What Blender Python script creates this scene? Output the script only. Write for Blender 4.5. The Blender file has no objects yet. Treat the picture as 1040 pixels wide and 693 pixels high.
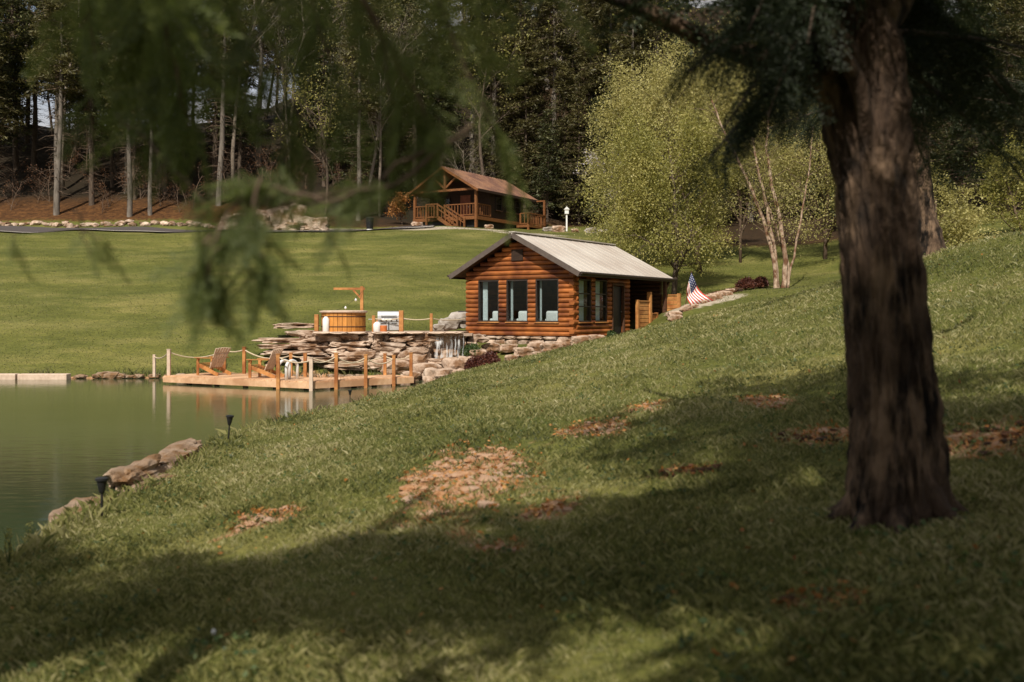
import bpy, math, random
import numpy as np
from mathutils import Vector, Matrix, noise
from math import sin, cos, pi, radians, sqrt

sc = bpy.context.scene
col = sc.collection
rng = np.random.default_rng(7)
random.seed(7)
F0, CX, HY = 1011.0, 520.0, 318.0        # focal length in px, principal column, horizon row (of a 1040 px wide frame)
WATER = -2.4

def P(px, py, Y):
    return Vector(((px-CX)/F0*Y, Y, (HY-py)/F0*Y))

# ------------------------------------------------------------------ terrain
def sstep(a, b, x):
    t = np.clip((x-a)/(b-a), 0, 1); return t*t*(3-2*t)

POND = np.array([(-2.2,32.2),(-2.9,30.8),(-4.0,27),(-5.0,22.5),(-5.6,18.4),(-5.2,15.5),(-5.1,13.3),(-5.15,11.4),(-4.9,9.6),(-5.6,7.5),
                 (-8,5),(-14,3),(-30,4),(-44,14),(-46,30),(-36,37.5),(-24,36.6),(-18.5,36.2),(-13,36.6),(-9,36.9),(-6.5,36.6),(-4.2,36.2),(-2.8,35.4),(-1.7,34.0)])
def pond_sd(x, y):
    "distance to the pond edge, positive inside"
    x = np.asarray(x, float); y = np.asarray(y, float)
    d = np.full(x.shape, 1e9); ins = np.zeros(x.shape, bool)
    n = len(POND)
    for i in range(n):
        ax, ay = POND[i]; bx, by = POND[(i+1) % n]
        ex, ey = bx-ax, by-ay
        t = np.clip(((x-ax)*ex+(y-ay)*ey)/(ex*ex+ey*ey), 0, 1)
        d = np.minimum(d, np.hypot(x-ax-t*ex, y-ay-t*ey))
        with np.errstate(divide='ignore', invalid='ignore'):
            c = ((ay > y) != (by > y)) & (x < (bx-ax)*(y-ay)/(by-ay+1e-12)+ax)
        ins ^= c
    return np.where(ins, d, -d)

_cp = []
def cp(px, Y, z): _cp.append(((px-CX)/F0*Y, Y, z))
def cw(x, y, z): _cp.append((x, y, z))
for px in (-260, -100, 50, 200):
    cp(px, 37, -2.2)
    for Y in (44, 52, 60, 67): cp(px, Y, -2.1+(Y-37)*.219)
    cp(px, 74, 6.0); cp(px, 78.5, 6.35)
    cp(px, 83, 7.9); cp(px, 100, 15.0); cp(px, 120, 22); cp(px, 150, 27); cp(px, 250, 26)
for px in (300, 370):
    cp(px, 38, -1.9); cp(px, 42, -.95); cp(px, 52, 1.3); cp(px, 64, 3.9); cp(px, 74, 6.0); cp(px, 79, 6.4); cp(px, 86, 8.2)
    cp(px, 100, 14); cp(px, 120, 23)
cw(-9, 38.3, -1.45); cw(-10.5, 39, -1.7); cw(-8.5, 40.5, -.95); cw(-7.8, 38, -1.5); cw(-1.2, 38, -1.7); cw(-2.5, 43, -.9); cw(-2, 50, .6); cw(0, 60, 3.0); cw(-1, 70, 5.3)
cp(450, 77, 6.7); cp(530, 75.5, 6.1); cp(500, 84, 7.1); cp(560, 90, 8.0); cp(430, 92, 9)
cw(0, 35.5, -1.95); cw(-1.5, 36.5, -2.1); cw(4, 35.5, -1.1); cw(2, 42, -1.0); cw(4, 45, -1.0); cw(5.6, 42, -.8); cw(7.6, 43.6, .15); cw(9.6, 45.5, .75); cw(9, 48, .75); cw(11, 38, .3)
cp(600, 62, 3.3); cp(600, 75, 5.9); cp(700, 50, .9); cp(760, 54, 1.7); cp(800, 50, 1.3); cp(740, 62, 3.2); cp(850, 56, 2.4); cp(820, 68, 4.6)
cp(930, 55, 3.6); cp(1040, 50, 3.6); cp(1150, 45, 4.0); cp(950, 72, 6.8); cp(1100, 70, 8.0); cw(14, 33, 1.2); cw(20, 28, 2.6); cw(34, 34, 6)
for px in (480, 640, 820, 1000, 1200):
    cp(px, 100, 13 if px < 900 else 17); cp(px, 122, 26); cp(px, 150, 42); cp(px, 250, 70)
cw(-100, 60, 4); cw(-100, 120, 22); cw(-60, 40, -1); cw(60, 60, 12); cw(90, 120, 32)
_cp = np.array(_cp)
def _tps(r2): return np.where(r2 > 0, r2*np.log(r2+1e-12)*.5, 0)
_S = 50.0
_c = _cp[:, :2]/_S
_K = _tps(((_c[:, None]-_c[None])**2).sum(-1)) + np.eye(len(_c))*2e-4
_Pm = np.c_[np.ones(len(_c)), _c]
_A = np.block([[_K, _Pm], [_Pm.T, np.zeros((3, 3))]])
_w = np.linalg.solve(_A, np.r_[_cp[:, 2], np.zeros(3)])
def Ffar(x, y):
    x = np.clip(np.asarray(x, float), -130, 130); y = np.clip(np.asarray(y, float), 20, 270)
    out = _w[-3] + _w[-2]*x/_S + _w[-1]*y/_S
    for i in range(len(_c)):
        out = out + _w[i]*_tps((x/_S-_c[i, 0])**2+(y/_S-_c[i, 1])**2)
    return np.clip(out, -2.3, 90)
def lump(x, y, s, seed=0.0):
    return (np.sin(x*s*1.7+seed)*np.cos(y*s*1.3+seed*2)+np.sin(x*s*3.1+y*s*2.3+seed)*.5+np.sin(y*s*4.7-x*s*2.9+seed*3)*.3)
def Nnear(x, y):
    u = x+5
    g = .56+.37*sstep(3, 23, y)+.02*sstep(20, 28, y)
    u2 = np.clip(u, -3, 40)
    z = g*(.17*u2+.006*u2*u2) + .30*np.exp(-((x-9.8)**2/6+(y-20.5)**2/9))
    return z
def H(x, y):
    x = np.asarray(x, float); y = np.asarray(y, float)
    sd = pond_sd(x, y)
    nz = Nnear(x, y)
    nz = -2.3 + nz*sstep(-.2, 2.6, -sd) + .035*lump(x, y, .9, 1.3)*sstep(.3, 3, -sd) + .015*lump(x, y, 3.1, .4)*sstep(.3, 2, -sd)
    yc = 28 - 8*sstep(4.5, 10.5, x)
    w = sstep(0, 1, (y-yc)/6.5)
    f = Ffar(x, y) + .05*lump(x, y, .35, 2.0)*sstep(1, 6, -sd)
    rough = sstep(84, 100, y)
    f = f + rough*.5*lump(x, y, .22, 5)
    z = nz*(1-w)+f*w
    z = np.maximum(z, -2.32)
    zin = -2.42 - np.minimum(1.3, .45*np.maximum(sd, 0))
    k = sstep(-.35, .15, sd)
    return z*(1-k)+zin*k
def h(x, y): return float(H(np.array([x]), np.array([y]))[0])
def hit(px, py, y0=3.0, y1=160.0):
    "where the ray through a pixel meets the ground"
    Y = np.concatenate([np.arange(y0, 40, .05), np.arange(40, y1, .2)])
    z = H((px-CX)/F0*Y, Y); r = (HY-py)/F0*Y
    k = np.nonzero(r <= z)[0]
    Yk = Y[k[0]] if len(k) else y1
    return Vector(((px-CX)/F0*Yk, Yk, h((px-CX)/F0*Yk, Yk)))

# ------------------------------------------------------------------ materials
def new_mat(name):
    m = bpy.data.materials.new(name); m.use_nodes = True
    nt = m.node_tree; nt.nodes.clear()
    return m, nt
def N(nt, t, **k):
    return nt.nodes.new(t)
def noise_ramp(nt, stops, scale, coord='Object', detail=6, rough=.6, stretch=(1, 1, 1), dist=0.0):
    tc = nt.nodes.new('ShaderNodeTexCoord'); mp = nt.nodes.new('ShaderNodeMapping')
    mp.inputs['Scale'].default_value = stretch
    nt.links.new(tc.outputs[coord], mp.inputs[0])
    n = nt.nodes.new('ShaderNodeTexNoise'); n.inputs['Scale'].default_value = scale; n.inputs['Detail'].default_value = detail
    n.inputs['Roughness'].default_value = rough; n.inputs['Distortion'].default_value = dist
    nt.links.new(mp.outputs[0], n.inputs['Vector'])
    r = nt.nodes.new('ShaderNodeValToRGB'); set_ramp(r, stops)
    nt.links.new(n.outputs['Fac'], r.inputs[0])
    return r.outputs[0], n.outputs['Fac']
def set_ramp(r, stops):
    e = r.color_ramp.elements
    while len(e) > 1: e.remove(e[0])
    e[0].position = stops[0][0]; e[0].color = (*stops[0][1], 1)
    for p, c in stops[1:]:
        q = e.new(p); q.color = (*c, 1)
def mixc(nt, fac, a, b, mode='MIX'):
    m = nt.nodes.new('ShaderNodeMix'); m.data_type = 'RGBA'; m.blend_type = mode
    for s, v in ((m.inputs[0], fac), (m.inputs[6], a), (m.inputs[7], b)):
        if hasattr(v, 'is_linked'): nt.links.new(v, s)
        elif isinstance(v, tuple): s.default_value = (*v, 1) if len(v) == 3 else v
        else: s.default_value = v
    return m.outputs[2]
def surf(name, c1, c2, scale=6, rough=.8, metallic=0, bump=.3, bdist=.02, stretch=(1, 1, 1), spec=.3, big=None, island=0.0, bscale=None, detail=6, ramp=(.3, .7)):
    "noise between two base colours, optional second large-scale stain colour, bump"
    m, nt = new_mat(name)
    out = nt.nodes.new('ShaderNodeOutputMaterial'); b = nt.nodes.new('ShaderNodeBsdfPrincipled')
    nt.links.new(b.outputs[0], out.inputs[0])
    b.inputs['Roughness'].default_value = rough; b.inputs['Metallic'].default_value = metallic
    b.inputs['Specular IOR Level'].default_value = spec
    c, f = noise_ramp(nt, [(ramp[0], c1), (ramp[1], c2)], scale, stretch=stretch, detail=detail)
    if big:
        c3, f3 = noise_ramp(nt, [(.42, (0, 0, 0)), (.62, (1, 1, 1))], big[1], detail=4)
        c = mixc(nt, c3, c, big[0])
    if island:
        g = nt.nodes.new('ShaderNodeNewGeometry'); mr = nt.nodes.new('ShaderNodeMapRange')
        mr.inputs[3].default_value = 1-island; mr.inputs[4].default_value = 1+island
        nt.links.new(g.outputs['Random Per Island'], mr.inputs[0])
        hs = nt.nodes.new('ShaderNodeHueSaturation'); nt.links.new(mr.outputs[0], hs.inputs['Value']); nt.links.new(c, hs.inputs['Color'])
        c = hs.outputs[0]
    nt.links.new(c, b.inputs['Base Color'])
    if bump:
        bp = nt.nodes.new('ShaderNodeBump'); bp.inputs['Strength'].default_value = bump; bp.inputs['Distance'].default_value = bdist
        if bscale:
            _, f = noise_ramp(nt, [(0, (0, 0, 0)), (1, (1, 1, 1))], bscale, stretch=stretch)
        nt.links.new(f, bp.inputs['Height']); nt.links.new(bp.outputs[0], b.inputs['Normal'])
    return m
def leafmat(name, stops, trans=.35, rough=.6, gloss=.06, nscale=.5):
    m, nt = new_mat(name)
    out = nt.nodes.new('ShaderNodeOutputMaterial')
    g = nt.nodes.new('ShaderNodeNewGeometry')
    tc = nt.nodes.new('ShaderNodeTexCoord')
    n = nt.nodes.new('ShaderNodeTexNoise'); n.inputs['Scale'].default_value = nscale; n.inputs['Detail'].default_value = 3
    nt.links.new(tc.outputs['Object'], n.inputs['Vector'])
    a = nt.nodes.new('ShaderNodeMath'); a.operation = 'MULTIPLY'; a.inputs[1].default_value = .6
    nt.links.new(g.outputs['Random Per Island'], a.inputs[0])
    b = nt.nodes.new('ShaderNodeMath'); b.operation = 'MULTIPLY_ADD'; b.inputs[1].default_value = 1.2; b.inputs[2].default_value = -.4
    nt.links.new(n.outputs['Fac'], b.inputs[0])
    s = nt.nodes.new('ShaderNodeMath'); s.operation = 'ADD'; s.use_clamp = True
    nt.links.new(a.outputs[0], s.inputs[0]); nt.links.new(b.outputs[0], s.inputs[1])
    r = nt.nodes.new('ShaderNodeValToRGB'); set_ramp(r, stops); nt.links.new(s.outputs[0], r.inputs[0])
    d = nt.nodes.new('ShaderNodeBsdfDiffuse'); t = nt.nodes.new('ShaderNodeBsdfTranslucent'); gl = nt.nodes.new('ShaderNodeBsdfGlossy')
    gl.inputs['Roughness'].default_value = rough; gl.inputs['Color'].default_value = (.5, .5, .5, 1)
    nt.links.new(r.outputs[0], d.inputs[0]); nt.links.new(r.outputs[0], t.inputs[0])
    m1 = nt.nodes.new('ShaderNodeMixShader'); m1.inputs[0].default_value = trans
    nt.links.new(d.outputs[0], m1.inputs[1]); nt.links.new(t.outputs[0], m1.inputs[2])
    m2 = nt.nodes.new('ShaderNodeMixShader'); m2.inputs[0].default_value = gloss
    nt.links.new(m1.outputs[0], m2.inputs[1]); nt.links.new(gl.outputs[0], m2.inputs[2])
    nt.links.new(m2.outputs[0], out.inputs[0])
    return m

M = {}
M['log'] = surf('stained_log', (.22, .060, .013), (.44, .155, .038), 5, .55, bump=.25, stretch=(.35, .35, 3), big=((.12, .032, .010), .8), island=.3)
M['wood'] = surf('orange_wood', (.38, .165, .048), (.56, .27, .09), 7, .6, bump=.2, stretch=(1, 1, 1), big=((.24, .08, .022), 1.3), island=.15)
M['wood2'] = surf('brown_stained_wood', (.11, .042, .014), (.22, .088, .028), 7, .6, bump=.2, island=.15)
M['dimwood'] = surf('dark_boards', (.022, .012, .008), (.045, .024, .014), 6, .8, stretch=(1, 1, 4))
M['darkwood'] = surf('dark_wood', (.05, .022, .012), (.1, .045, .022), 5, .7, stretch=(1, 1, 4), island=.15)
M['cedar'] = surf('cedar_deck', (.54, .32, .17), (.72, .47, .29), 6, .65, bump=.2, big=((.42, .23, .12), 1.0), island=.12)
M['pale'] = surf('pale_wood', (.46, .34, .25), (.62, .48, .37), 8, .7, island=.1)
M['roof'] = surf('light_metal_roof', (.50, .45, .40), (.58, .53, .47), 2.0, .45, bump=.05, spec=.4, big=((.44, .38, .33), .5))
M['roofbrown'] = surf('brown_metal_roof', (.24, .125, .075), (.31, .175, .108), 3, .5, bump=.05, big=((.15, .08, .06), .6))
M['fascia'] = surf('brown_fascia', (.085, .065, .055), (.12, .095, .08), 6, .5)
M['frame'] = surf('dark_window_frame', (.028, .02, .016), (.045, .032, .026), 8, .5)
M['stone'] = surf('sandstone', (.28, .19, .13), (.60, .48, .38), 3.2, .9, bump=1.0, bdist=.06, big=((.15, .08, .04), 1.4), island=.25)
M['greystone'] = surf('grey_boulder', (.26, .23, .20), (.46, .42, .38), 3, .9, bump=.8, bdist=.05, big=((.16, .13, .10), 1.6), island=.2)
M['shorerock'] = surf('shore_sandstone', (.17, .11, .07), (.40, .30, .215), 5, .85, bump=1.0, bdist=.06, big=((.16, .085, .035), 2.4))
M['clay'] = surf('clay', (.20, .085, .030), (.46, .27, .145), 9, .95, bump=.9, bdist=.03, big=((.34, .23, .16), 2.2))
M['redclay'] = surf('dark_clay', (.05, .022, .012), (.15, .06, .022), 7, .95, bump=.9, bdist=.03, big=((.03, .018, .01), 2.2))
M['rope'] = surf('rope', (.42, .33, .22), (.6, .5, .36), 40, .9)
M['black'] = surf('black_plastic', (.008, .008, .008), (.02, .02, .02), 9, .45)
M['steel'] = surf('brushed_steel', (.55, .55, .55), (.72, .72, .72), 8, .35, metallic=.6)
M['white'] = surf('white_paint', (.62, .61, .58), (.78, .77, .74), 6, .5)
M['cloth'] = surf('white_cloth', (.55, .57, .58), (.72, .74, .76), 10, .9)
M['curtain'] = surf('curtain', (.55, .60, .62), (.7, .75, .78), 10, .9)
M['asphalt'] = surf('asphalt', (.055, .045, .042), (.085, .072, .068), 30, .9)
M['kerb'] = surf('pale_kerb', (.40, .36, .31), (.5, .46, .4), 5, .9)
M['bark'] = surf('furrowed_bark', (.009, .006, .004), (.20, .13, .082), 8, .95, bump=1.0, bdist=.10, stretch=(1, 1, .30), big=((.062, .038, .024), 1.9), ramp=(.42, .60))
M['bark2'] = surf('dark_bark', (.045, .032, .023), (.13, .095, .068), 8, .95, bump=.8, bdist=.03, stretch=(1, 1, .3))
M['bark3'] = surf('grey_bark', (.08, .065, .052), (.20, .17, .14), 3, .9, bump=.4, stretch=(1, 1, .4))
M['birch'] = surf('peeling_birch_bark', (.20, .115, .065), (.62, .48, .36), 6, .8, bump=.6, stretch=(1, 1, .7), big=((.13, .06, .03), 2.2))
M['twig'] = surf('twig_bark', (.07, .045, .03), (.16, .11, .075), 5, .9)
M['deadtwig'] = surf('bare_twigs', (.13, .10, .075), (.24, .20, .155), 3, .9)
M['needle'] = leafmat('hemlock_needles', [(0, (.06, .09, .020)), (.5, (.17, .21, .050)), (1, (.36, .37, .11))], .55)
M['needle2'] = leafmat('dark_needles', [(0, (.010, .018, .008)), (.6, (.028, .042, .015)), (1, (.06, .08, .026))], .25)
M['pine'] = leafmat('pine_needles', [(0, (.024, .030, .010)), (.55, (.070, .078, .024)), (1, (.17, .165, .050))], .3, nscale=.25)
M['pine2'] = leafmat('brownish_pine_needles', [(0, (.038, .033, .012)), (.55, (.105, .094, .030)), (1, (.21, .185, .062))], .3, nscale=.25)
M['spring'] = leafmat('spring_leaves', [(0, (.12, .125, .022)), (.5, (.33, .31, .065)), (1, (.60, .52, .18))], .5, nscale=.6)
M['spring2'] = leafmat('pale_spring_leaves', [(0, (.19, .175, .05)), (.5, (.42, .38, .12)), (1, (.65, .57, .23))], .5, nscale=.6)
M['greenleaf'] = leafmat('green_leaves', [(0, (.025, .045, .012)), (.5, (.06, .10, .024)), (1, (.14, .19, .05))], .4)
M['redleaf'] = leafmat('dark_red_leaves', [(0, (.045, .010, .007)), (.6, (.10, .026, .014)), (1, (.22, .07, .03))], .3)
M['blossom'] = leafmat('white_blossom', [(0, (.45, .38, .38)), (1, (.75, .68, .68))], .4)
M['litter'] = leafmat('dead_leaves', [(0, (.12, .04, .008)), (.5, (.36, .14, .025)), (1, (.52, .28, .10))], .2, nscale=2)
M['grass'] = leafmat('grass_blades', [(0, (.034, .040, .009)), (.35, (.085, .090, .022)), (.65, (.17, .155, .055)), (1, (.32, .27, .15))], .3, nscale=.35)
M['neargrass'] = leafmat('near_grass_blades', [(0, (.026, .038, .006)), (.3, (.118, .130, .028)), (.6, (.28, .265, .085)), (1, (.50, .44, .24))], .4, nscale=.45)
M['lawn'] = leafmat('lawn_blades', [(0, (.050, .062, .014)), (.5, (.112, .118, .032)), (1, (.23, .205, .085))], .35, nscale=.25)
M['rust'] = leafmat('withered_leaves', [(0, (.05, .020, .008)), (.6, (.13, .055, .018)), (1, (.24, .11, .04))], .2, nscale=2)
M['redmetal'] = surf('red_cloth', (.42, .05, .04), (.5, .07, .05), 9, .8)
M['bluecloth'] = surf('blue_cloth', (.02, .03, .09), (.03, .04, .12), 9, .8)
M['orange'] = surf('orange_plastic', (.45, .12, .03), (.55, .17, .05), 9, .6)
M['interior'] = surf('interior_boards', (.10, .06, .035), (.15, .09, .05), 4, .8)

def glass():
    m, nt = new_mat('window_glass')
    out = nt.nodes.new('ShaderNodeOutputMaterial'); t = nt.nodes.new('ShaderNodeBsdfTransparent'); g = nt.nodes.new('ShaderNodeBsdfGlossy')
    t.inputs[0].default_value = (.88, .91, .90, 1); g.inputs['Roughness'].default_value = .02
    f = nt.nodes.new('ShaderNodeFresnel'); f.inputs[0].default_value = 1.5
    ge = nt.nodes.new('ShaderNodeNewGeometry'); iv = nt.nodes.new('ShaderNodeMath'); iv.operation = 'SUBTRACT'; iv.inputs[0].default_value = 1; nt.links.new(ge.outputs['Backfacing'], iv.inputs[1])
    mu = nt.nodes.new('ShaderNodeMath'); mu.operation = 'MULTIPLY'; nt.links.new(iv.outputs[0], mu.inputs[0]); nt.links.new(f.outputs[0], mu.inputs[1])
    mx = nt.nodes.new('ShaderNodeMixShader'); nt.links.new(mu.outputs[0], mx.inputs[0]); nt.links.new(t.outputs[0], mx.inputs[1]); nt.links.new(g.outputs[0], mx.inputs[2])
    nt.links.new(mx.outputs[0], out.inputs[0]); return m
M['glass'] = glass()
def watermat():
    m, nt = new_mat('pond_water')
    out = nt.nodes.new('ShaderNodeOutputMaterial'); b = nt.nodes.new('ShaderNodeBsdfPrincipled'); nt.links.new(b.outputs[0], out.inputs[0])
    b.inputs['Base Color'].default_value = (.040, .052, .018, 1); b.inputs['Roughness'].default_value = .09; b.inputs['IOR'].default_value = 1.33
    c, f = noise_ramp(nt, [(0, (0, 0, 0)), (1, (1, 1, 1))], 3.0, stretch=(.5, 1.6, 1), detail=3)
    c2, f2 = noise_ramp(nt, [(.35, (.034, .048, .020)), (.7, (.055, .070, .034))], .12, detail=3)
    nt.links.new(c2, b.inputs['Base Color'])
    bp = nt.nodes.new('ShaderNodeBump'); bp.inputs['Strength'].default_value = .09; bp.inputs['Distance'].default_value = .05
    nt.links.new(f, bp.inputs['Height']); nt.links.new(bp.outputs[0], b.inputs['Normal'])
    return m
M['water'] = watermat()
def fallmat():
    m, nt = new_mat('falling_water')
    out = nt.nodes.new('ShaderNodeOutputMaterial'); d = nt.nodes.new('ShaderNodeBsdfDiffuse'); t = nt.nodes.new('ShaderNodeBsdfTransparent')
    d.inputs[0].default_value = (.75, .76, .76, 1)
    c, f = noise_ramp(nt, [(.44, (0, 0, 0)), (.70, (1, 1, 1))], 9, stretch=(1, 1, .12), detail=4)
    mx = nt.nodes.new('ShaderNodeMixShader'); nt.links.new(c, mx.inputs[0]); nt.links.new(t.outputs[0], mx.inputs[1]); nt.links.new(d.outputs[0], mx.inputs[2])
    nt.links.new(mx.outputs[0], out.inputs[0]); return m
M['fall'] = fallmat()
def groundmat():
    m, nt = new_mat('ground_cover')
    out = nt.nodes.new('ShaderNodeOutputMaterial'); b = nt.nodes.new('ShaderNodeBsdfPrincipled'); nt.links.new(b.outputs[0], out.inputs[0])
    b.inputs['Roughness'].default_value = .95; b.inputs['Specular IOR Level'].default_value = .15
    at = nt.nodes.new('ShaderNodeAttribute'); at.attribute_name = 'cover'
    sp = nt.nodes.new('ShaderNodeSeparateColor'); nt.links.new(at.outputs['Color'], sp.inputs[0])
    g1, f1 = noise_ramp(nt, [(.28, (.058, .070, .016)), (.5, (.118, .126, .034)), (.72, (.22, .20, .078))], .4, stretch=(.5, 1, 1), detail=10, rough=.72)
    g2, f2 = noise_ramp(nt, [(.35, (.62, .62, .62)), (.65, (1.25, 1.2, 1.0))], 14, stretch=(.7, 1, 1), detail=6, rough=.7)
    g = mixc(nt, 1.0, g1, g2, 'MULTIPLY')
    g3, f3 = noise_ramp(nt, [(.3, (.72, .78, .70)), (.7, (1.18, 1.12, 1.06))], .16, stretch=(.6, 1.3, 1), detail=6, rough=.7)
    g = mixc(nt, 1.0, g, g3, 'MULTIPLY')
    l1, fl = noise_ramp(nt, [(.34, (.022, .011, .006)), (.52, (.085, .038, .013)), (.7, (.20, .095, .033))], 2.2, detail=10, rough=.8)
    c1, fc = noise_ramp(nt, [(.3, (.11, .042, .012)), (.5, (.34, .18, .085)), (.7, (.56, .40, .30))], 5, detail=8, rough=.7)
    s1, fs = noise_ramp(nt, [(.3, (.30, .25, .18)), (.7, (.44, .38, .29))], 3, detail=6)
    def soft(o, sc_=.35):
        n = nt.nodes.new('ShaderNodeTexNoise'); n.inputs['Scale'].default_value = 4; n.inputs['Detail'].default_value = 6
        tc = nt.nodes.new('ShaderNodeTexCoord'); nt.links.new(tc.outputs['Object'], n.inputs['Vector'])
        a = nt.nodes.new('ShaderNodeMath'); a.operation = 'MULTIPLY_ADD'; a.inputs[1].default_value = 1.2; a.inputs[2].default_value = -.6
        nt.links.new(n.outputs['Fac'], a.inputs[0])
        s = nt.nodes.new('ShaderNodeMath'); s.operation = 'ADD'; nt.links.new(a.outputs[0], s.inputs[0]); nt.links.new(o, s.inputs[1])
        r = nt.nodes.new('ShaderNodeMapRange'); r.inputs[1].default_value = .35; r.inputs[2].default_value = .65; nt.links.new(s.outputs[0], r.inputs[0])
        return r.outputs[0]
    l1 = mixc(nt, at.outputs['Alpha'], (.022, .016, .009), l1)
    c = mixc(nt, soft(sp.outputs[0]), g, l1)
    c = mixc(nt, soft(sp.outputs[1]), c, c1)
    c = mixc(nt, soft(sp.outputs[2]), c, s1)
    nt.links.new(c, b.inputs['Base Color'])
    bp = nt.nodes.new('ShaderNodeBump'); bp.inputs['Strength'].default_value = .6; bp.inputs['Distance'].default_value = .06
    nt.links.new(f2, bp.inputs['Height']); nt.links.new(bp.outputs[0], b.inputs['Normal'])
    return m
M['ground'] = groundmat()

# ------------------------------------------------------------------ builders
def link(o, parent=None):
    col.objects.link(o)
    if parent is not None: o.parent = parent
    return o
def tag(o, label=None, cat=None, group=None, kind=None):
    if label: o['label'] = label
    if cat: o['category'] = cat
    if group: o['group'] = group
    if kind: o['kind'] = kind
    return o
def thing(name, label, cat, loc=(0, 0, 0), rotz=0, group=None):
    o = bpy.data.objects.new(name, None); o.empty_display_size = .2
    o.location = loc; o.rotation_euler = (0, 0, rotz); link(o)
    return tag(o, label, cat, group)
def npmesh(name, V, Fq, mat, parent=None, smooth=False):
    V = np.asarray(V, np.float32); Fq = np.asarray(Fq, np.int32)
    me = bpy.data.meshes.new(name); k = Fq.shape[1]
    me.vertices.add(len(V)); me.vertices.foreach_set('co', V.ravel())
    me.loops.add(Fq.size); me.loops.foreach_set('vertex_index', Fq.ravel())
    me.polygons.add(len(Fq)); me.polygons.foreach_set('loop_start', np.arange(0, Fq.size, k, dtype=np.int32))
    me.polygons.foreach_set('use_smooth', np.full(len(Fq), smooth))
    me.update(calc_edges=True); me.materials.append(mat)
    return link(bpy.data.objects.new(name, me), parent)
class MB:
    def __init__(s): s.v = []; s.f = []; s.mi = []; s.cur = 0
    def add(s, vs, fs):
        b = len(s.v); s.v += [tuple(v) for v in vs]; s.f += [tuple(b+i for i in f) for f in fs]; s.mi += [s.cur]*len(fs)
    def box(s, lo, hi, M_=None):
        x0, y0, z0 = lo; x1, y1, z1 = hi
        vs = [Vector(p) for p in ((x0,y0,z0),(x1,y0,z0),(x1,y1,z0),(x0,y1,z0),(x0,y0,z1),(x1,y0,z1),(x1,y1,z1),(x0,y1,z1))]
        if M_ is not None: vs = [M_@v for v in vs]
        s.add(vs, [(0,3,2,1),(4,5,6,7),(0,1,5,4),(1,2,6,5),(2,3,7,6),(3,0,4,7)])
    def bar(s, a, b, w, hgt=None, up=(0, 0, 1)):
        "a square bar from a to b"
        a = Vector(a); b = Vector(b); hgt = hgt or w; d = b-a; L = d.length; d.normalize()
        u = Vector(up)
        if abs(d.dot(u)) > .98: u = Vector((1, 0, 0))
        r = d.cross(u).normalized(); u = r.cross(d)
        vs = []
        for p in (a, b):
            for sx, sz in ((-1,-1),(1,-1),(1,1),(-1,1)): vs.append(p+r*sx*w/2+u*sz*hgt/2)
        s.add(vs, [(3,2,1,0),(4,5,6,7),(0,1,5,4),(1,2,6,5),(2,3,7,6),(3,0,4,7)])
    def tube(s, pts, rad, n=8, cap=True):
        pts = [Vector(p) for p in pts]
        if not hasattr(rad, '__len__'): rad = [rad]*len(pts)
        base = len(s.v); r = None
        for i, p in enumerate(pts):
            d = (pts[min(i+1, len(pts)-1)]-pts[max(i-1, 0)])
            if d.length < 1e-9: d = Vector((0, 0, 1))
            d.normalize()
            if r is None:
                r = d.cross(Vector((0, 0, 1)) if abs(d.z) < .9 else Vector((1, 0, 0))).normalized()
            else:
                r = (r-d*r.dot(d))
                r = r.normalized() if r.length > 1e-6 else d.orthogonal().normalized()
            q = d.cross(r)
            for k in range(n):
                a = 2*pi*k/n; s.v.append(tuple(p+(r*cos(a)+q*sin(a))*rad[i]))
        for i in range(len(pts)-1):
            for k in range(n):
                s.f.append((base+i*n+k, base+i*n+(k+1) % n, base+(i+1)*n+(k+1) % n, base+(i+1)*n+k)); s.mi.append(s.cur)
        if cap:
            s.f.append(tuple(base+k for k in reversed(range(n)))); s.mi.append(s.cur)
            e = base+(len(pts)-1)*n; s.f.append(tuple(e+k for k in range(n))); s.mi.append(s.cur)
    def lathe(s, c, prof, n=24):
        c = Vector(c); b = len(s.v)
        for (r, z) in prof:
            for k in range(n): s.v.append((c.x+r*cos(2*pi*k/n), c.y+r*sin(2*pi*k/n), c.z+z))
        for i in range(len(prof)-1):
            for k in range(n): s.f.append((b+i*n+k, b+i*n+(k+1) % n, b+(i+1)*n+(k+1) % n, b+(i+1)*n+k)); s.mi.append(s.cur)
        s.f.append(tuple(b+k for k in reversed(range(n)))); s.mi.append(s.cur)
        e = b+(len(prof)-1)*n; s.f.append(tuple(e+k for k in range(n))); s.mi.append(s.cur)
    def build(s, name, mat, parent=None, smooth=False, bevel=0):
        me = bpy.data.meshes.new(name); me.from_pydata(s.v, [], s.f)
        for m in (mat if isinstance(mat, (list, tuple)) else [mat]): me.materials.append(m)
        me.polygons.foreach_set('material_index', s.mi)
        me.polygons.foreach_set('use_smooth', [smooth]*len(s.f)); me.update()
        o = link(bpy.data.objects.new(name, me), parent)
        if bevel:
            b = o.modifiers.new('bevel', 'BEVEL'); b.width = bevel; b.segments = 2; b.limit_method = 'ANGLE'
        return o
import bmesh
_ico = {}
def ico(sub):
    if sub not in _ico:
        bm = bmesh.new(); bmesh.ops.create_icosphere(bm, subdivisions=sub, radius=1)
        _ico[sub] = ([v.co.copy() for v in bm.verts], [tuple(v.index for v in f.verts) for f in bm.faces]); bm.free()
    return _ico[sub]
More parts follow.
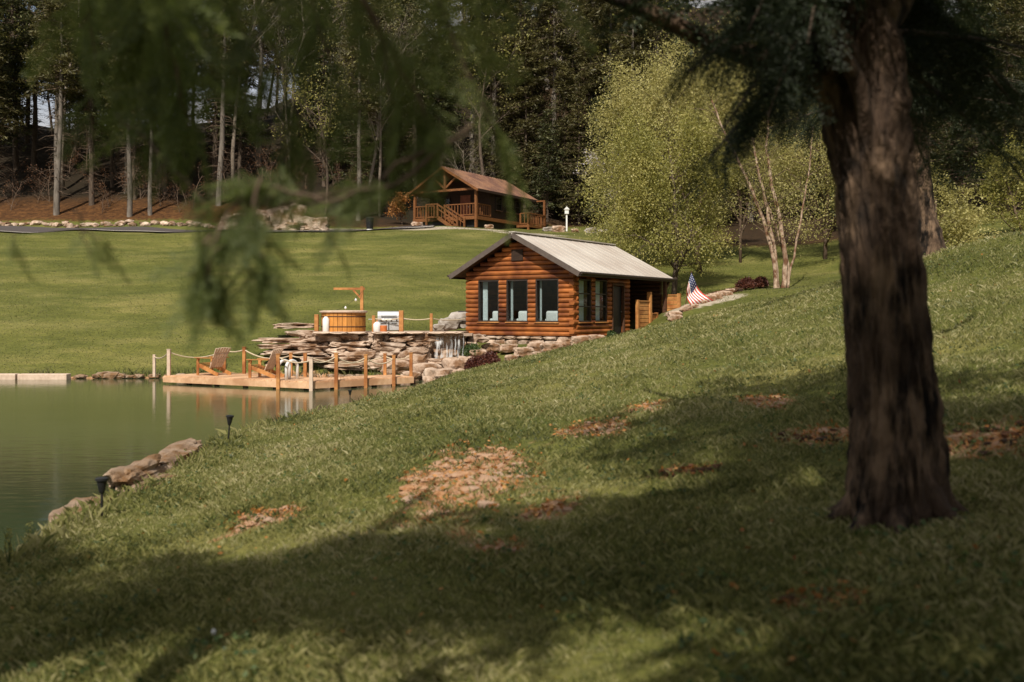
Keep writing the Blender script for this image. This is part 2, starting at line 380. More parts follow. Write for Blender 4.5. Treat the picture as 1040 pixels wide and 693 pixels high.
def rock_into(mb, c, size, seed, sub=3, rotz=0., tilt=0., rough=.35, blocky=.55):
    vs, fs = ico(sub); off = Vector((seed*7.13, seed*3.7, seed*1.9)); R = Matrix.Rotation(rotz, 3, 'Z')@Matrix.Rotation(tilt, 3, 'Y'); out = []
    for v in vs:
        m = max(abs(v.x), abs(v.y), abs(v.z)); q = v.lerp(v/m*.82, blocky)
        d = 1+rough*noise.noise(q*1.3+off)+rough*.45*noise.noise(q*3.1+off)+rough*.15*noise.noise(q*8+off)
        q = q*d; q = Vector((q.x*size[0], q.y*size[1], q.z*size[2])); out.append(R@q+Vector(c))
    mb.add(out, fs)
def rock(name, c, size, seed, mat, label, cat='rock', group=None, **k):
    mb = MB(); rock_into(mb, (0, 0, 0), size, seed, **k); o = mb.build(name, mat, smooth=False); o.location = c
    return tag(o, label, cat, group)
def quads(C, A, B):
    "diamond leaves: centre, half-length vector, half-width vector"
    V = np.empty((len(C), 4, 3), np.float32)
    V[:, 0] = C-A; V[:, 1] = C+B; V[:, 2] = C+A; V[:, 3] = C-B
    return V.reshape(-1, 3)
def qf(n): return np.arange(n*4).reshape(-1, 4)
def rdir(n, flat=1.0):
    d = rng.normal(size=(n, 3)); d[:, 2] *= flat
    return d/np.linalg.norm(d, axis=1)[:, None]
def leaves_at(pts, per, spread, ln, wd, flat=1.0, droop=0.):
    pts = np.asarray(pts, float); C = np.repeat(pts, per, 0)+rng.normal(size=(len(pts)*per, 3))*spread
    A = rdir(len(C), flat); A[:, 2] -= droop; Bv = np.cross(A, rdir(len(C)))
    Bv /= np.linalg.norm(Bv, axis=1)[:, None]+1e-6
    s = rng.uniform(.6, 1.3, len(C))[:, None]
    return quads(C, A*ln/2*s, Bv*wd/2*s)
def copy_tree(o, parent=None):
    c = o.copy(); col.objects.link(c); c.parent = parent
    for ch in o.children: copy_tree(ch, c)
    return c

# ------------------------------------------------------------------ setting
def axis(fine_lo, fine_hi, st, hi, lo, g=1.07, mid=None, mst=None):
    a = list(np.arange(fine_lo, fine_hi, st)); s = st
    if mid: 
        a += list(np.arange(fine_hi, mid, mst)); s = mst
    while a[-1] < hi: s *= g; a.append(a[-1]+s)
    s = st
    while a[0] > lo: s *= g; a.insert(0, a[0]-s)
    return np.array(a)
xs = axis(-15, 15, .22, 900, -900, 1.06); ys = axis(-2, 40, .22, 1200, -300, 1.08, 110, .6)
XX, YY = np.meshgrid(xs, ys); ZZ = H(XX.ravel(), YY.ravel())
XX = XX.ravel(); YY = YY.ravel(); nx, ny = len(xs), len(ys)
idx = np.arange(nx*ny).reshape(ny, nx)
Fq = np.stack([idx[:-1, :-1], idx[:-1, 1:], idx[1:, 1:], idx[1:, :-1]], -1).reshape(-1, 4)
ground = npmesh('ground', np.c_[XX, YY, ZZ], Fq, M['ground'], smooth=True); tag(ground, kind='structure')
# cover masks: R leaf litter of the wood, G bare clay, B gravel
CLAY = []
for (px, py, rx, ry) in ((476, 490, 66, 34), (602, 437, 34, 8), (782, 410, 20, 8), (825, 444, 34, 11), (1000, 450, 60, 20), (838, 616, 40, 16),
                         (508, 560, 24, 7), (268, 527, 34, 9), (700, 480, 30, 5), (560, 520, 26, 6), (660, 415, 20, 5)):
    c = hit(px, py); a = hit(px, py-ry); b = hit(px, py+ry)
    CLAY.append((c.x, (a.y+b.y)/2, rx*c.y/F0, abs(a.y-b.y)/2))
def clay_w(x, y):
    w = np.zeros(np.shape(x))
    for (cx, cy, rx, ry) in CLAY:
        w = np.maximum(w, 1-.5*(((x-cx)/rx)**2+((y-cy)/ry)**2)*(1+.45*lump(x, y, 2.6, cx)))
    return np.clip(w, 0, 1)
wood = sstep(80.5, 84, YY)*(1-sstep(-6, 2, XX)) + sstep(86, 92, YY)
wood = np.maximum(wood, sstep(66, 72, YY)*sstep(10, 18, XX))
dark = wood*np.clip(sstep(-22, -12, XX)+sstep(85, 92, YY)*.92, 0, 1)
grav = np.zeros(len(XX))
for (cx, cy, rx, ry) in ((-4.5, 75.6, 5.0, 1.3), (1.5, 73.5, 3.5, 1.0), (-12, 80.5, 6, 1.0), (8.6, 44.5, 2.0, 1.6)):
    grav = np.maximum(grav, np.clip(1.3-((XX-cx)/rx)**2-((YY-cy)/ry)**2, 0, 1))
sdv = pond_sd(XX, YY)
clayv = np.maximum(clay_w(XX, YY), sstep(-.35, .1, sdv))
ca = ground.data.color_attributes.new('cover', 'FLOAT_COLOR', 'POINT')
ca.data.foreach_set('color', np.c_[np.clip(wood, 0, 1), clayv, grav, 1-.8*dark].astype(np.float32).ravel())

w_ = MB(); w_.add([(-60, 0, WATER), (2, 0, WATER), (2, 42, WATER), (-60, 42, WATER)], [(0, 1, 2, 3)])
tag(w_.build('water', M['water']), kind='structure')

def strip(name, path, width, lift, mat, n=90, side=0.0):
    pts = [Vector((*p, 0)) for p in path]; L = [0]
    for a, b in zip(pts, pts[1:]): L.append(L[-1]+(b-a).length)
    V = []; 
    for i in range(n):
        t = L[-1]*i/(n-1); k = max(j for j in range(len(L)-1) if L[j] <= t+1e-9); f = (t-L[k])/(L[k+1]-L[k])
        p = pts[k].lerp(pts[k+1], f); d = (pts[k+1]-pts[k]).normalized(); r = Vector((d.y, -d.x, 0))
        wd = width(t/L[-1]) if callable(width) else width
        for s in (-.5, -.25, 0, .25, .5):
            q = p+r*(side+s*wd); V.append((q.x, q.y, h(q.x, q.y)+lift))
    Fs = [(i*5+j, i*5+j+1, (i+1)*5+j+1, (i+1)*5+j) for i in range(n-1) for j in range(4)]
    return tag(npmesh(name, V, Fs, mat, smooth=True), kind='structure')
RP = [(-60, 80), (-40, 78.6), (-27, 77.2), (-16, 77.2), (-6.5, 79.2)]
strip('road', RP, lambda t: 3.0+3.0*max(0, (t-.6)/.4), .10, M['asphalt'])
strip('road_edge', [(-60, 78.2), (-40, 76.8), (-27, 75.4), (-16, 74.6), (-6.0, 75.9)], .35, .14, M['kerb'])

# ------------------------------------------------------------------ lakeside cabin
TH = math.atan2(.539, .842)                       # the side wall runs back to the right
CC = Vector((2.43, 39.0, -.93))                   # front right corner of the walls
cab = thing('log_cabin', 'small orange log cabin with pale metal roof and three big front windows', 'cabin', CC, -TH)
def courses(mb, x0, x1, z0, z1, openings, place, ch=.19, depth=.16, clip=None, ext=(0, 0)):
    "half round log siding; openings are (xa, xb, za, zb)"
    n = int(round((z1-z0)/ch))
    for k in range(n):
        za = z0+k*ch; zb = za+ch; zm = (za+zb)/2
        a0, a1 = x0-ext[0]*(k % 2), x1+ext[1]*(k % 2)
        if clip: 
            c0, c1 = clip(zb); a0, a1 = max(a0, c0), min(a1, c1)
        if a1-a0 < .05: continue
        segs = [(a0, a1)]
        for (xa, xb, wa, wb) in openings:
            if wa-.04 < zm < wb+.04:
                ns = []
                for s in segs:
                    if xb <= s[0] or xa >= s[1]: ns.append(s); continue
                    if xa > s[0]: ns.append((s[0], xa))
                    if xb < s[1]: ns.append((xb, s[1]))
                segs = ns
        prof = [(-.02, za+.006), (.03, za+.010), (.062, za+.035), (.082, zm), (.062, zb-.035), (.03, zb-.010), (-.02, zb-.006)]
        for (a, b) in segs:
            if b-a < .03: continue
            m = max(1, int((b-a)/.5)); vs = []
            for i in range(m+1):
                t = a+(b-a)*i/m; j = .006*noise.noise(Vector((t*2, za*9, x0)))
                for (o, z) in prof: vs.append(place(t, o+j, z))
                vs.append(place(t, -depth, zb)); vs.append(place(t, -depth, za))
            fs = []; q = 9
            for i in range(m):
                for k2 in range(q):
                    fs.append((i*q+k2, (i+1)*q+k2, (i+1)*q+(k2+1) % q, i*q+(k2+1) % q))
            fs.append(tuple(reversed(range(q)))); fs.append(tuple(m*q+i for i in range(q)))
            mb.add(vs, fs)
def solve_front(px):      # local x on the front wall for a photo column
    t = (px-CX)/F0; return (39*t-2.43)/(.842+.539*t)
def solve_side(px):
    t = (px-CX)/F0; return (39*t-2.43)/(.539-.842*t)
FW = 5.14; WL = 4.85; RL = 8.0
ZB = (.57, 2.28)
fwin = [(solve_front(a), solve_front(b)) for a, b in ((486.5, 507.3), (515.0, 536.8), (544.6, 568.0))]
swin = [(solve_side(a), solve_side(b)) for a, b in ((586.3, 599.3), (603.2, 615.4))]
door = (solve_side(620.5), solve_side(632.0))
tan28 = math.tan(radians(28)); RIDGE = 2.57*tan28
def roofclip(z): 
    d = (z-2.62)/tan28 - .05
    return (-FW+max(0, d), -max(0, d))
mb = MB(); courses(mb, -FW, 0, 0, 4.0, [(a, b, *ZB) for a, b in fwin], lambda t, o, z: (t, -o, z), clip=roofclip, ext=(.11, .11))
mb.build('front_wall', M['log'], cab)
mb = MB(); courses(mb, .16, WL, .095-.19, 2.66, [(a, b, *ZB) for a, b in swin]+[(door[0], door[1], -.2, 2.1)], lambda t, o, z: (o, t, z), ext=(.27, 0))
mb.build('side_wall', M['log'], cab)
mb = MB(); courses(mb, .16, RL, 0, 2.66, [], lambda t, o, z: (-FW-o, t, z)); mb.build('side_wall', M['log'], cab)
mb = MB(); courses(mb, -FW+.16, -2.6, 0, 4.0, [], lambda t, o, z: (t, RL+o, z), clip=roofclip); mb.build('back_wall', M['log'], cab); mb = MB(); courses(mb, -2.6, 0, 0, 2.66, [], lambda t, o, z: (t, WL+o, z))
mb.build('back_wall', M['log'], cab)
mb = MB(); courses(mb, WL+.1, RL, 0, 2.66, [], lambda t, o, z: (-2.6+o, t, z)); courses(mb, -2.55, .1, 0, 2.66, [], lambda t, o, z: (t, RL-.02-o, z)); mb.build('porch_wall', M['darkwood'], cab)  # recess shade put into the colour: darker wood than the log walls
mb = MB(); mb.box((-FW+.17, .17, -.02), (-.17, WL-.1, .05)); mb.build('floor', M['interior'], cab)
mb = MB(); mb.box((-FW+.17, .17, 2.55), (-.17, WL-.1, 2.6)); mb.build('ceiling', M['interior'], cab)
mb = MB(); mb.box((-2.6, WL+.08, -.25), (.9, RL+.6, .02)); mb.build('porch_floor', M['wood'], cab)
# roof: two slabs, standing seams, fascia boards
of, os_ = .5, .5; yb = -of; ye = yb+8.95
def slope(side, off):   # side +1 right, -1 left; off = distance down from the ridge (horizontal)
    x = -2.57+side*off; return x, 2.62+RIDGE+.17-off*tan28
mb = MB(); half = 2.57+os_
for s in (1, -1):
    (x0, z0), (x1, z1) = slope(s, 0), slope(s, half)
    vs = [(x0, yb, z0), (x1, yb, z1), (x1, ye, z1), (x0, ye, z0)]; vs += [(a, b, c-.06) for a, b, c in vs]
    mb.add(vs, [(0,1,2,3),(7,6,5,4),(0,4,5,1),(1,5,6,2),(2,6,7,3),(3,7,4,0)])
    for i in range(16):
        y = yb+.02+i*(ye-yb-.04)/15
        mb.bar((x0, y, z0+.006), (x1, y, z1+.006), .03, .02)
rf = mb.build('roof', M['roof'], cab)
mb = MB(); mb.bar((-2.57, yb-.02, 2.62+RIDGE+.20), (-2.57, ye+.02, 2.62+RIDGE+.20), .28, .04); mb.build('ridge_cap', M['roof'], rf)
for s in (1, -1):
    for y in (yb-.02, ye+.02):
        mb = MB(); (x0, z0), (x1, z1) = slope(s, .005), slope(s, half+.02); mb.bar((x0, y, z0-.09), (x1, y, z1-.09), .04, .2)
        mb.build('rake_board', M['fascia'], rf)
    x1, z1 = slope(s, half)
    mb = MB(); mb.bar((x1+s*.03, yb, z1-.09), (x1+s*.03, ye, z1-.09), .05, .16); mb.tube([(x1+s*.10, yb, z1-.05), (x1+s*.10, ye, z1-.07)], .055, 8); mb.build('gutter', M['frame'], rf)
# soffit
mb = MB()
for s in (1, -1):
    (x0, z0), (x1, z1) = slope(s, 0.02), slope(s, half-.02)
    vs = [(x0, yb+.02, z0-.075), (x1, yb+.02, z1-.075), (x1, ye-.02, z1-.075), (x0, ye-.02, z0-.075)]; vs += [(a, b, c-.03) for a, b, c in vs]
    mb.add(vs, [(0,1,2,3),(7,6,5,4),(0,4,5,1),(1,5,6,2),(2,6,7,3),(3,7,4,0)])
mb.build('soffit', M['darkwood'], rf)
def window(parent, a, b, z0, z1, place, fr=.05, bars=(), mat='frame', curt=None, n='window'):
    "place(t, out, z) maps wall coordinates; frame, pane and curtain"
    def bx(mb, t0, t1, o0, o1, za, zb):
        vs = [Vector(place(t, o, z)) for z in (za, zb) for t, o in ((t0, o0), (t1, o0), (t1, o1), (t0, o1))]
        mb.add(vs, [(0,3,2,1),(4,5,6,7),(0,1,5,4),(1,2,6,5),(2,3,7,6),(3,0,4,7)])
    mb = MB()
    bx(mb, a, a+fr, -.10, .05, z0, z1); bx(mb, b-fr, b, -.10, .05, z0, z1)
    bx(mb, a+fr, b-fr, -.10, .05, z0, z0+fr); bx(mb, a+fr, b-fr, -.10, .05, z1-fr, z1)
    for f in bars: zz = z0+(z1-z0)*f; bx(mb, a+fr, b-fr, -.07, .03, zz-.025, zz+.025)
    w = mb.build(n, M[mat], parent)
    mb = MB(); bx(mb, a+fr, b-fr, -.035, -.025, z0+fr, z1-fr); mb.build('pane', M['glass'], w)
    mb = MB(); bx(mb, a-.03, b+.03, .0, .12, z0-.045, z0-.003); mb.build('sill', M['wood' if parent is cab else 'darkwood'], w)
    if curt:
        mb = MB(); c0, c1 = curt; k = 14; vs = []
        for i in range(k+1):
            t = c0+(c1-c0)*i/k; o = -.24+.025*sin(i*2.1)
            vs += [place(t, o, z0+.05), place(t, o, z1-.05), place(t, o-.012, z1-.05), place(t, o-.012, z0+.05)]
        fs = []
        for i in range(k):
            for j in range(4): fs.append((i*4+j, i*4+(j+1) % 4, (i+1)*4+(j+1) % 4, (i+1)*4+j))
        mb.add(vs, fs); mb.build('curtain', M['curtain'], w)
    return w
fp = lambda t, o, z: (t, -o, z)
sp_ = lambda t, o, z: (o, t, z)
for i, (a, b) in enumerate(fwin):
    window(cab, a, b, *ZB, fp, curt=(a+.04, a+(.26, .12, .10)[i]))
for a, b in swin: window(cab, a, b, *ZB, sp_, bars=(.36, .66), curt=(a+.05, b-.08))
mb = MB(); mb.box((-.08, door[0]+.04, .03), (-.02, door[1]-.04, 2.06)); dr = mb.build('door', M['black'], cab, bevel=.004)
mb = MB(); mb.tube([(.0, door[1]-.14, .98), (.05, door[1]-.14, .98), (.05, door[1]-.22, .98)], .012, 8); mb.build('handle', M['steel'], dr)
mb = MB(); mb.bar((.06, door[0], -.02), (.06, door[0], 2.12), .07, .09); mb.bar((.06, door[1], -.02), (.06, door[1], 2.12), .07, .09); mb.bar((.06, door[0], 2.13), (.06, door[1], 2.13), .07, .09)
mb.build('frame', M['darkwood'], dr)
# gable vent board
mb = MB(); mb.box((-2.85, -.11, 3.05), (-2.3, -.085, 3.5)); mb.build('gable_vent', M['dimwood'], cab)
# porch post, brace and privacy screens on the long side
mb = MB(); mb.bar((.32, RL-.05, 0), (.32, RL-.05, 2.45), .15)
mb.bar((.32, RL-.05, 1.95), (.32, RL+.42, 2.35), .09); mb.build('porch_post', M['darkwood'], cab)
def screen(y0, y1, z0, z1, x=.34, post=True):
    mb = MB(); n = 7
    for i in range(n):
        z = z0+(z1-z0)*(i+.5)/n; mb.box((x-.02, y0+.12, z-(z1-z0)/n*.44), (x+.02, y1-.12, z+(z1-z0)/n*.44))
    for y in (y0+.06, y1-.06): mb.bar((x, y, z0-.45), (x, y, z1+.1), .13)
    mb.bar((x, y0+.12, z1+.05), (x, y1-.12, z1+.05), .12, .05)
    mb.build('porch_screen', M['wood'], cab)
ya, yb_, yc_ = WL+.12, WL+1.45, WL+2.2
screen(ya, yb_, .15, 1.40); screen(yb_+.02, yc_, -.05, .85)
mb = MB(); mb.bar((.34, yb_-.05, -.3), (.34, yb_-.05, 1.86), .17); mb.build('porch_post', M['wood'], cab)
mb = MB()
for i in range(8): z = .2+1.5*(i+.5)/8; mb.box((-.12, RL+.10, z-.085), (.88, RL+.14, z+.085))
for x in (-.2, .95): mb.bar((x, RL+.12, -.4), (x, RL+.12, 1.82), .14)
mb.bar((-.12, RL+.12, 1.75), (.88, RL+.12, 1.75), .12, .05); mb.build('porch_screen', M['wood'], cab)
# cut stone base
mb = MB()
def course_stones(mb, x0, x1, z0, z1, place, seed, ch=.3, depth=.35):
    z = z0; k = 0
    while z < z1-.05:
        x = x0-random.random()*.3
        hh = min(ch*random.uniform(.8, 1.2), z1-z)
        while x < x1:
            wdt = random.uniform(.35, .75); c = place(x+wdt/2, 0, z+hh/2)
            rock_into(mb, c, (wdt/2*1.05, depth/2*1.1, hh/2*1.1), seed+k, sub=2, rotz=0, rough=.22, blocky=.8); k += 1; x += wdt
        z += hh
course_stones(mb, -FW-.05, .1, -1.3, -.01, lambda t, o, z: (t, -.02, z), 3)
course_stones(mb, -FW-.05, .1, -1.3, -.01, lambda t, o, z: (t, .3, z), 13)
course_stones(mb, .1, WL, -.8, -.10, lambda t, o, z: (-.02, t, z), 50, depth=.5)
mb.build('foundation', M['stone'], cab)
mb = MB(); mb.box((-FW+.1, .2, -1.6), (-.1, RL, -.02)); mb.build('footing', M['stone'], cab)
# seats inside
def armchair(lx, ly, rz, label):
    p = cab.matrix_basis if False else Matrix.Translation(CC)@Matrix.Rotation(-TH, 4, 'Z')@Vector((lx, ly, .06))
    t = thing('armchair', label, 'armchair', p, rz-TH)
    mb = MB(); mb.box((-.32, -.3, .2), (.32, .3, .46)); mb.build('seat', M['cloth'], t, bevel=.05)
    mb = MB(); mb.box((-.36, .2, .3), (.36, .38, .95)); mb.build('backrest', M['cloth'], t, bevel=.07)
    for s in (-1, 1):
        mb = MB(); mb.box((s*.42-.08, -.3, .2), (s*.42+.08, .3, .64)); mb.build('armrest', M['cloth'], t, bevel=.05)
    for sx in (-.3, .3):
        for sy in (-.24, .26):
            mb = MB(); mb.tube([(sx, sy, 0), (sx, sy, .21)], [.02, .03], 8); mb.build('leg', M['darkwood'], t)
armchair((fwin[0][0]+fwin[0][1])/2+.12, .85, pi+.3, 'white armchair seen through the left front window of the cabin')
armchair((fwin[1][0]+fwin[1][1])/2, .95, pi, 'low white armchair seen through the middle front window of the cabin')
armchair((fwin[2][0]+fwin[2][1])/2, .85, pi-.3, 'white armchair seen through the right front window of the cabin')

# ------------------------------------------------------------------ upper cabin
US = 1.25
UC = Vector((-2.75, 80.0, 7.88))                  # roof corner nearest the camera, at porch floor height
TU = radians(30)
up = thing('porch_cabin', 'dark wooden cabin with brown roof and railed front porch, up the hill', 'cabin', UC, -TU)
UW, UL = 6.9, 10.2; EAV = 2.12; URI = 2.05
def uroof(x, d=0): return EAV+URI*(1-abs(x+UW/2)/(UW/2))+d
mb = MB()
for s in (1, -1):
    x0, x1 = -UW/2, -UW/2+s*(UW/2)
    vs = [(x0, 0, uroof(x0)), (x1, 0, uroof(x1)), (x1, UL, uroof(x1)), (x0, UL, uroof(x0))]; vs += [(a, b, c-.1) for a, b, c in vs]
    mb.add(vs, [(0,1,2,3),(7,6,5,4),(0,4,5,1),(1,5,6,2),(2,6,7,3),(3,7,4,0)])
    for i in range(24): y = .03+i*(UL-.06)/23; mb.bar((x0, y, uroof(x0)+.015), (x1, y, uroof(x1)+.015), .04, .04)
urf = mb.build('roof', M['roofbrown'], up)
mb = MB()
for s in (1, -1):
    x0, x1 = -UW/2, -UW/2+s*(UW/2+.03)
    for y in (-.03, UL+.03): mb = MB(); mb.bar((x0, y, uroof(x0)-.12), (x1, y, uroof(x1)-.10), .06, .18); mb.build('rake_board', M['wood2'], urf)
mb = MB(); mb.bar((.05, 0, EAV-.08), (.05, UL, EAV-.08), .08, .2); mb.build('fascia', M['dimwood'], urf)
mb = MB(); mb.box((-UW+.3, .3, -.28), (-.3, UL-.3, 0)); mb.build('deck', M['wood2'], up)
mb = MB(); mb.box((-UW+.5, .7, -1.6), (-.5, UL-.6, -.29)); mb.build('base', M['black'], up)
for x in (-UW+.42, -.42):
    mb = MB(); mb.bar((x, .42, -1.2), (x, .42, EAV-.02), .2); mb.build('porch_post', M['wood2'], up)
mb = MB(); mb.bar((-UW+.3, .42, EAV+.08), (-.3, .42, EAV+.08), .18); mb.bar((-UW/2, .42, EAV+.1), (-UW/2, .42, EAV+URI-.25), .18)
for s in (1, -1): mb.bar((-UW/2+s*.1, .42, EAV+.3), (-UW/2+s*1.1, .42, EAV+1.15), .14)
mb.build('truss', M['wood2'], up)
WY = 2.6
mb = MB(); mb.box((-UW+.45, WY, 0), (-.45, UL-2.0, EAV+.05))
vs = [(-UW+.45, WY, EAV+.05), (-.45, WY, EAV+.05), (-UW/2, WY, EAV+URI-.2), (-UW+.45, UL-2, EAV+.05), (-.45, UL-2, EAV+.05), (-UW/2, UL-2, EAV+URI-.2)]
mb.add(vs, [(0,1,2),(5,4,3),(0,2,5,3),(1,4,5,2)]); mb.build('wall', M['dimwood'], up)  # boards near black: the deep porch shade is put into their colour
mb = MB(); mb.box((-3.3, WY-.08, .02), (-2.3, WY-.01, 2.0)); ud = mb.build('door', surf('brown_red_door', (.16, .05, .025), (.24, .08, .04), 5, .6), up)
mb = MB(); mb.tube([(-2.45, WY-.09, 1.0), (-2.45, WY-.16, 1.0)], .03, 8); mb.build('handle', M['steel'], ud)
window(up, -5.9, -4.3, .7, 1.9, lambda t, o, z: (t, WY-o-.1, z), bars=(.5,))
for a in (3.4, 5.0, 6.6): window(up, a, a+.95, .7, 1.8, lambda t, o, z: (-.45+o+.1, t, z), bars=(.5,))
def railing(pts, z0=0, hgt=1.0, bal=.28):
    mb = MB()
    for a, b in zip(pts, pts[1:]):
        a = Vector(a); b = Vector(b); L = (b-a).length; n = max(1, int(L/bal))
        mb.bar(a+Vector((0, 0, hgt)), b+Vector((0, 0, hgt)), .12, .08); mb.bar(a+Vector((0, 0, .12)), b+Vector((0, 0, .12)), .07)
        for i in range(n+1):
            p = a.lerp(b, i/n); mb.bar(p+Vector((0, 0, .1)), p+Vector((0, 0, hgt)), .06 if i not in (0, n) else .13)
    return mb.build('railing', M['wood2'], up)
sx0, sx1 = -4.5, -3.35
railing([(-UW+.42, .42, 0), (sx0, .42, 0)]); railing([(sx1, .42, 0), (-.42, .42, 0)]); railing([(-.42, .42, 0), (-.42, WY, 0)]); railing([(-UW+.42, .42, 0), (-UW+.42, WY, 0)])
mb = MB(); mb.box((sx0, -.75, -.12), (sx1, .30, -.02))
for i in range(6): mb.box((sx1+.30*i, -.70, -.2*(i+1)-.06), (sx1+.30*(i+1), .22, -.2*(i+1)))
st = mb.build('stairs', M['wood2'], up)
for y in (-.78, .27):
    mb = MB(); mb.bar((sx1-.1, y, 1.0), (sx1+1.95, y, -.22), .12, .10); mb.bar((sx1, y, -.12), (sx1+1.9, y, -1.3), .08, .28); mb.bar((sx1-.05, y, .62), (sx1+1.92, y, -.58), .07, .08)
    for i in range(6): x = sx1+1.9*i/5; mb.bar((x, y, -.12-1.15*i/5), (x, y, 1.0-1.18*i/5), .06 if 0 < i < 5 else .14)
    mb.build('stair_rail', M['wood2'], st)
mb = MB(); mb.bar((sx0, -.72, -1.2), (sx0, -.72, 1.02), .14); mb.bar((sx0, -.72, 1.0), (sx1, -.72, 1.0), .10); mb.build('stair_post', M['wood2'], st)
railing([(.1, UL-3.4, -.3), (.9, UL-3.4, -.3), (.9, UL-.4, -.3), (.1, UL-.4, -.3)])
mb = MB(); mb.box((-.3, UL-3.4, -.5), (.95, UL-.35, -.3)); mb.bar((.85, UL-.45, -1.4), (.85, UL-.45, EAV-.05), .16); mb.bar((.85, UL-3.35, -1.4), (.85, UL-3.35, .7), .16); mb.bar((0, UL-.45, EAV-.1), (.93, UL-.45, EAV-.1), .12)
mb.build('side_deck', M['wood2'], up)

# ------------------------------------------------------------------ dock
DZ = -2.12
A = (-11.8, 33.7); B = (-6.2, 30.7); C_ = (-3.3, 33.3); D = (-4.1, 34.2); E = (-6.3, 32.75); G = (-10.75, 35.6)
dock = thing('dock', 'low wooden dock with rope railings at the far side of the pond', 'dock', (-6.2, 32, WATER))
def loc(p): return (p[0]+6.2, p[1]-32, p[2]-WATER)
def planks(mb, poly4, n, z0, z1, gap=.012):
    a, b, c, d = [Vector(p) for p in poly4]     # a-b front, d-c back, planks run front to back
    for i in range(n):
        t0, t1 = i/n+gap/(b-a).length, (i+1)/n
        q = [a.lerp(b, t0), a.lerp(b, t1), d.lerp(c, t1), d.lerp(c, t0)]
        vs = [loc((p.x, p.y, z0)) for p in q]+[loc((p.x, p.y, z1)) for p in q]
        mb.add(vs, [(0,3,2,1),(4,5,6,7),(0,1,5,4),(1,2,6,5),(2,3,7,6),(3,0,4,7)])
mb = MB(); planks(mb, (A, B, E, G), 44, DZ-.035, DZ); planks(mb, (B, C_, D, E), 26, DZ-.035, DZ+.002)
mb.build('decking', M['cedar'], dock)
mb = MB()
for a, b in ((A, B), (B, C_), (C_, D), (A, G)):
    mb.bar(loc((*a, DZ-.125)), loc((*b, DZ-.125)), .05, .19)
mb.build('rim_board', M['cedar'], dock)
mb = MB()
for a, b in ((A, B), (B, C_)):
    a = Vector(a); b = Vector(b)
    for k in range(5):
        p = a.lerp(b, (k+.5)/5)+Vector((.25, .5)); mb = MB(); mb.tube([loc((p.x, p.y, -3.2)), loc((p.x, p.y, DZ-.05))], .09, 8); mb.build('piling', M['darkwood'], dock)
def onseg(px, a, b, off=0.0):
    t = (px-CX)/F0; a = Vector(a); b = Vector(b); d = b-a
    s = (t*a.y-a.x)/(d.x-t*d.y); return a+d*s
PO = {}
def dpost(k, px, seg, top, low, pale=False):
    p = onseg(px, *seg); PO[k] = Vector((p.x, p.y, top))
    mb = MB(); mb.bar(loc((p.x, p.y, low)), loc((p.x, p.y, top)), .105); mb.bar(loc((p.x, p.y, top)), loc((p.x, p.y, top+.02)), .13)
    mb.build('post', M['pale' if pale else 'wood'], dock)
fA, fB = (A, B), (B, C_); bA, bB = (G, E), (E, D)
shift = lambda s, o: ((s[0][0], s[0][1]+o), (s[1][0], s[1][1]+o))
dpost('b0', 171.5, shift((A, G), 0), -1.25, DZ, True)
dpost('b1', 228, bA, -1.25, DZ); dpost('b2', 248, bA, -1.2, DZ); dpost('f1', 282.5, shift(fA, -.07), -1.30, -3.0); dpost('b3', 295.5, bA, -1.35, DZ)
dpost('b4', 310, shift(bA, -.02), -1.35, DZ); dpost('f2', 316, shift(fA, -.07), -1.38, -3.2, True); dpost('f3', 341.5, shift(fB, -.07), -1.28, -3.2)
dpost('f4', 371.5, shift(fB, -.07), -1.35, -3.2); dpost('b5', 391, bB, -1.4, DZ); dpost('f5', 400, shift(fB, -.07), -1.4, -3.2); dpost('b6', 417.5, (C_, D), -1.35, DZ)
mb = MB(); mb.bar(loc((-12.9, 35.9, -2.3)), loc((-12.9, 35.9, -1.5)), .09); mb.build('post', M['pale'], dock); PO['z'] = Vector((-12.9, 35.9, -1.5))
def rope(mb, a, b, sag, f=loc, n=9, r=.022):
    pts = []
    for i in range(n+1):
        t = i/n; p = a.lerp(b, t); pts.append(f((p.x, p.y, p.z-.08-sag*4*t*(1-t))))
    mb.tube(pts, r, 6)
for ks, sg in ((('z', 'b0'), .12), (('b0', 'b1'), .22), (('b1', 'b2'), .06), (('b2', 'b3'), .2), (('b3', 'b4'), .05), (('f1', 'f2'), .12), (('f2', 'f3'), .12), (('f3', 'f4'), .18), (('f4', 'f5'), .2), (('b5', 'b6'), .12), (('b4', 'b5'), .25)):
    mb = MB(); rope(mb, PO[ks[0]], PO[ks[1]], sg); mb.build('rope', M['rope'], dock)
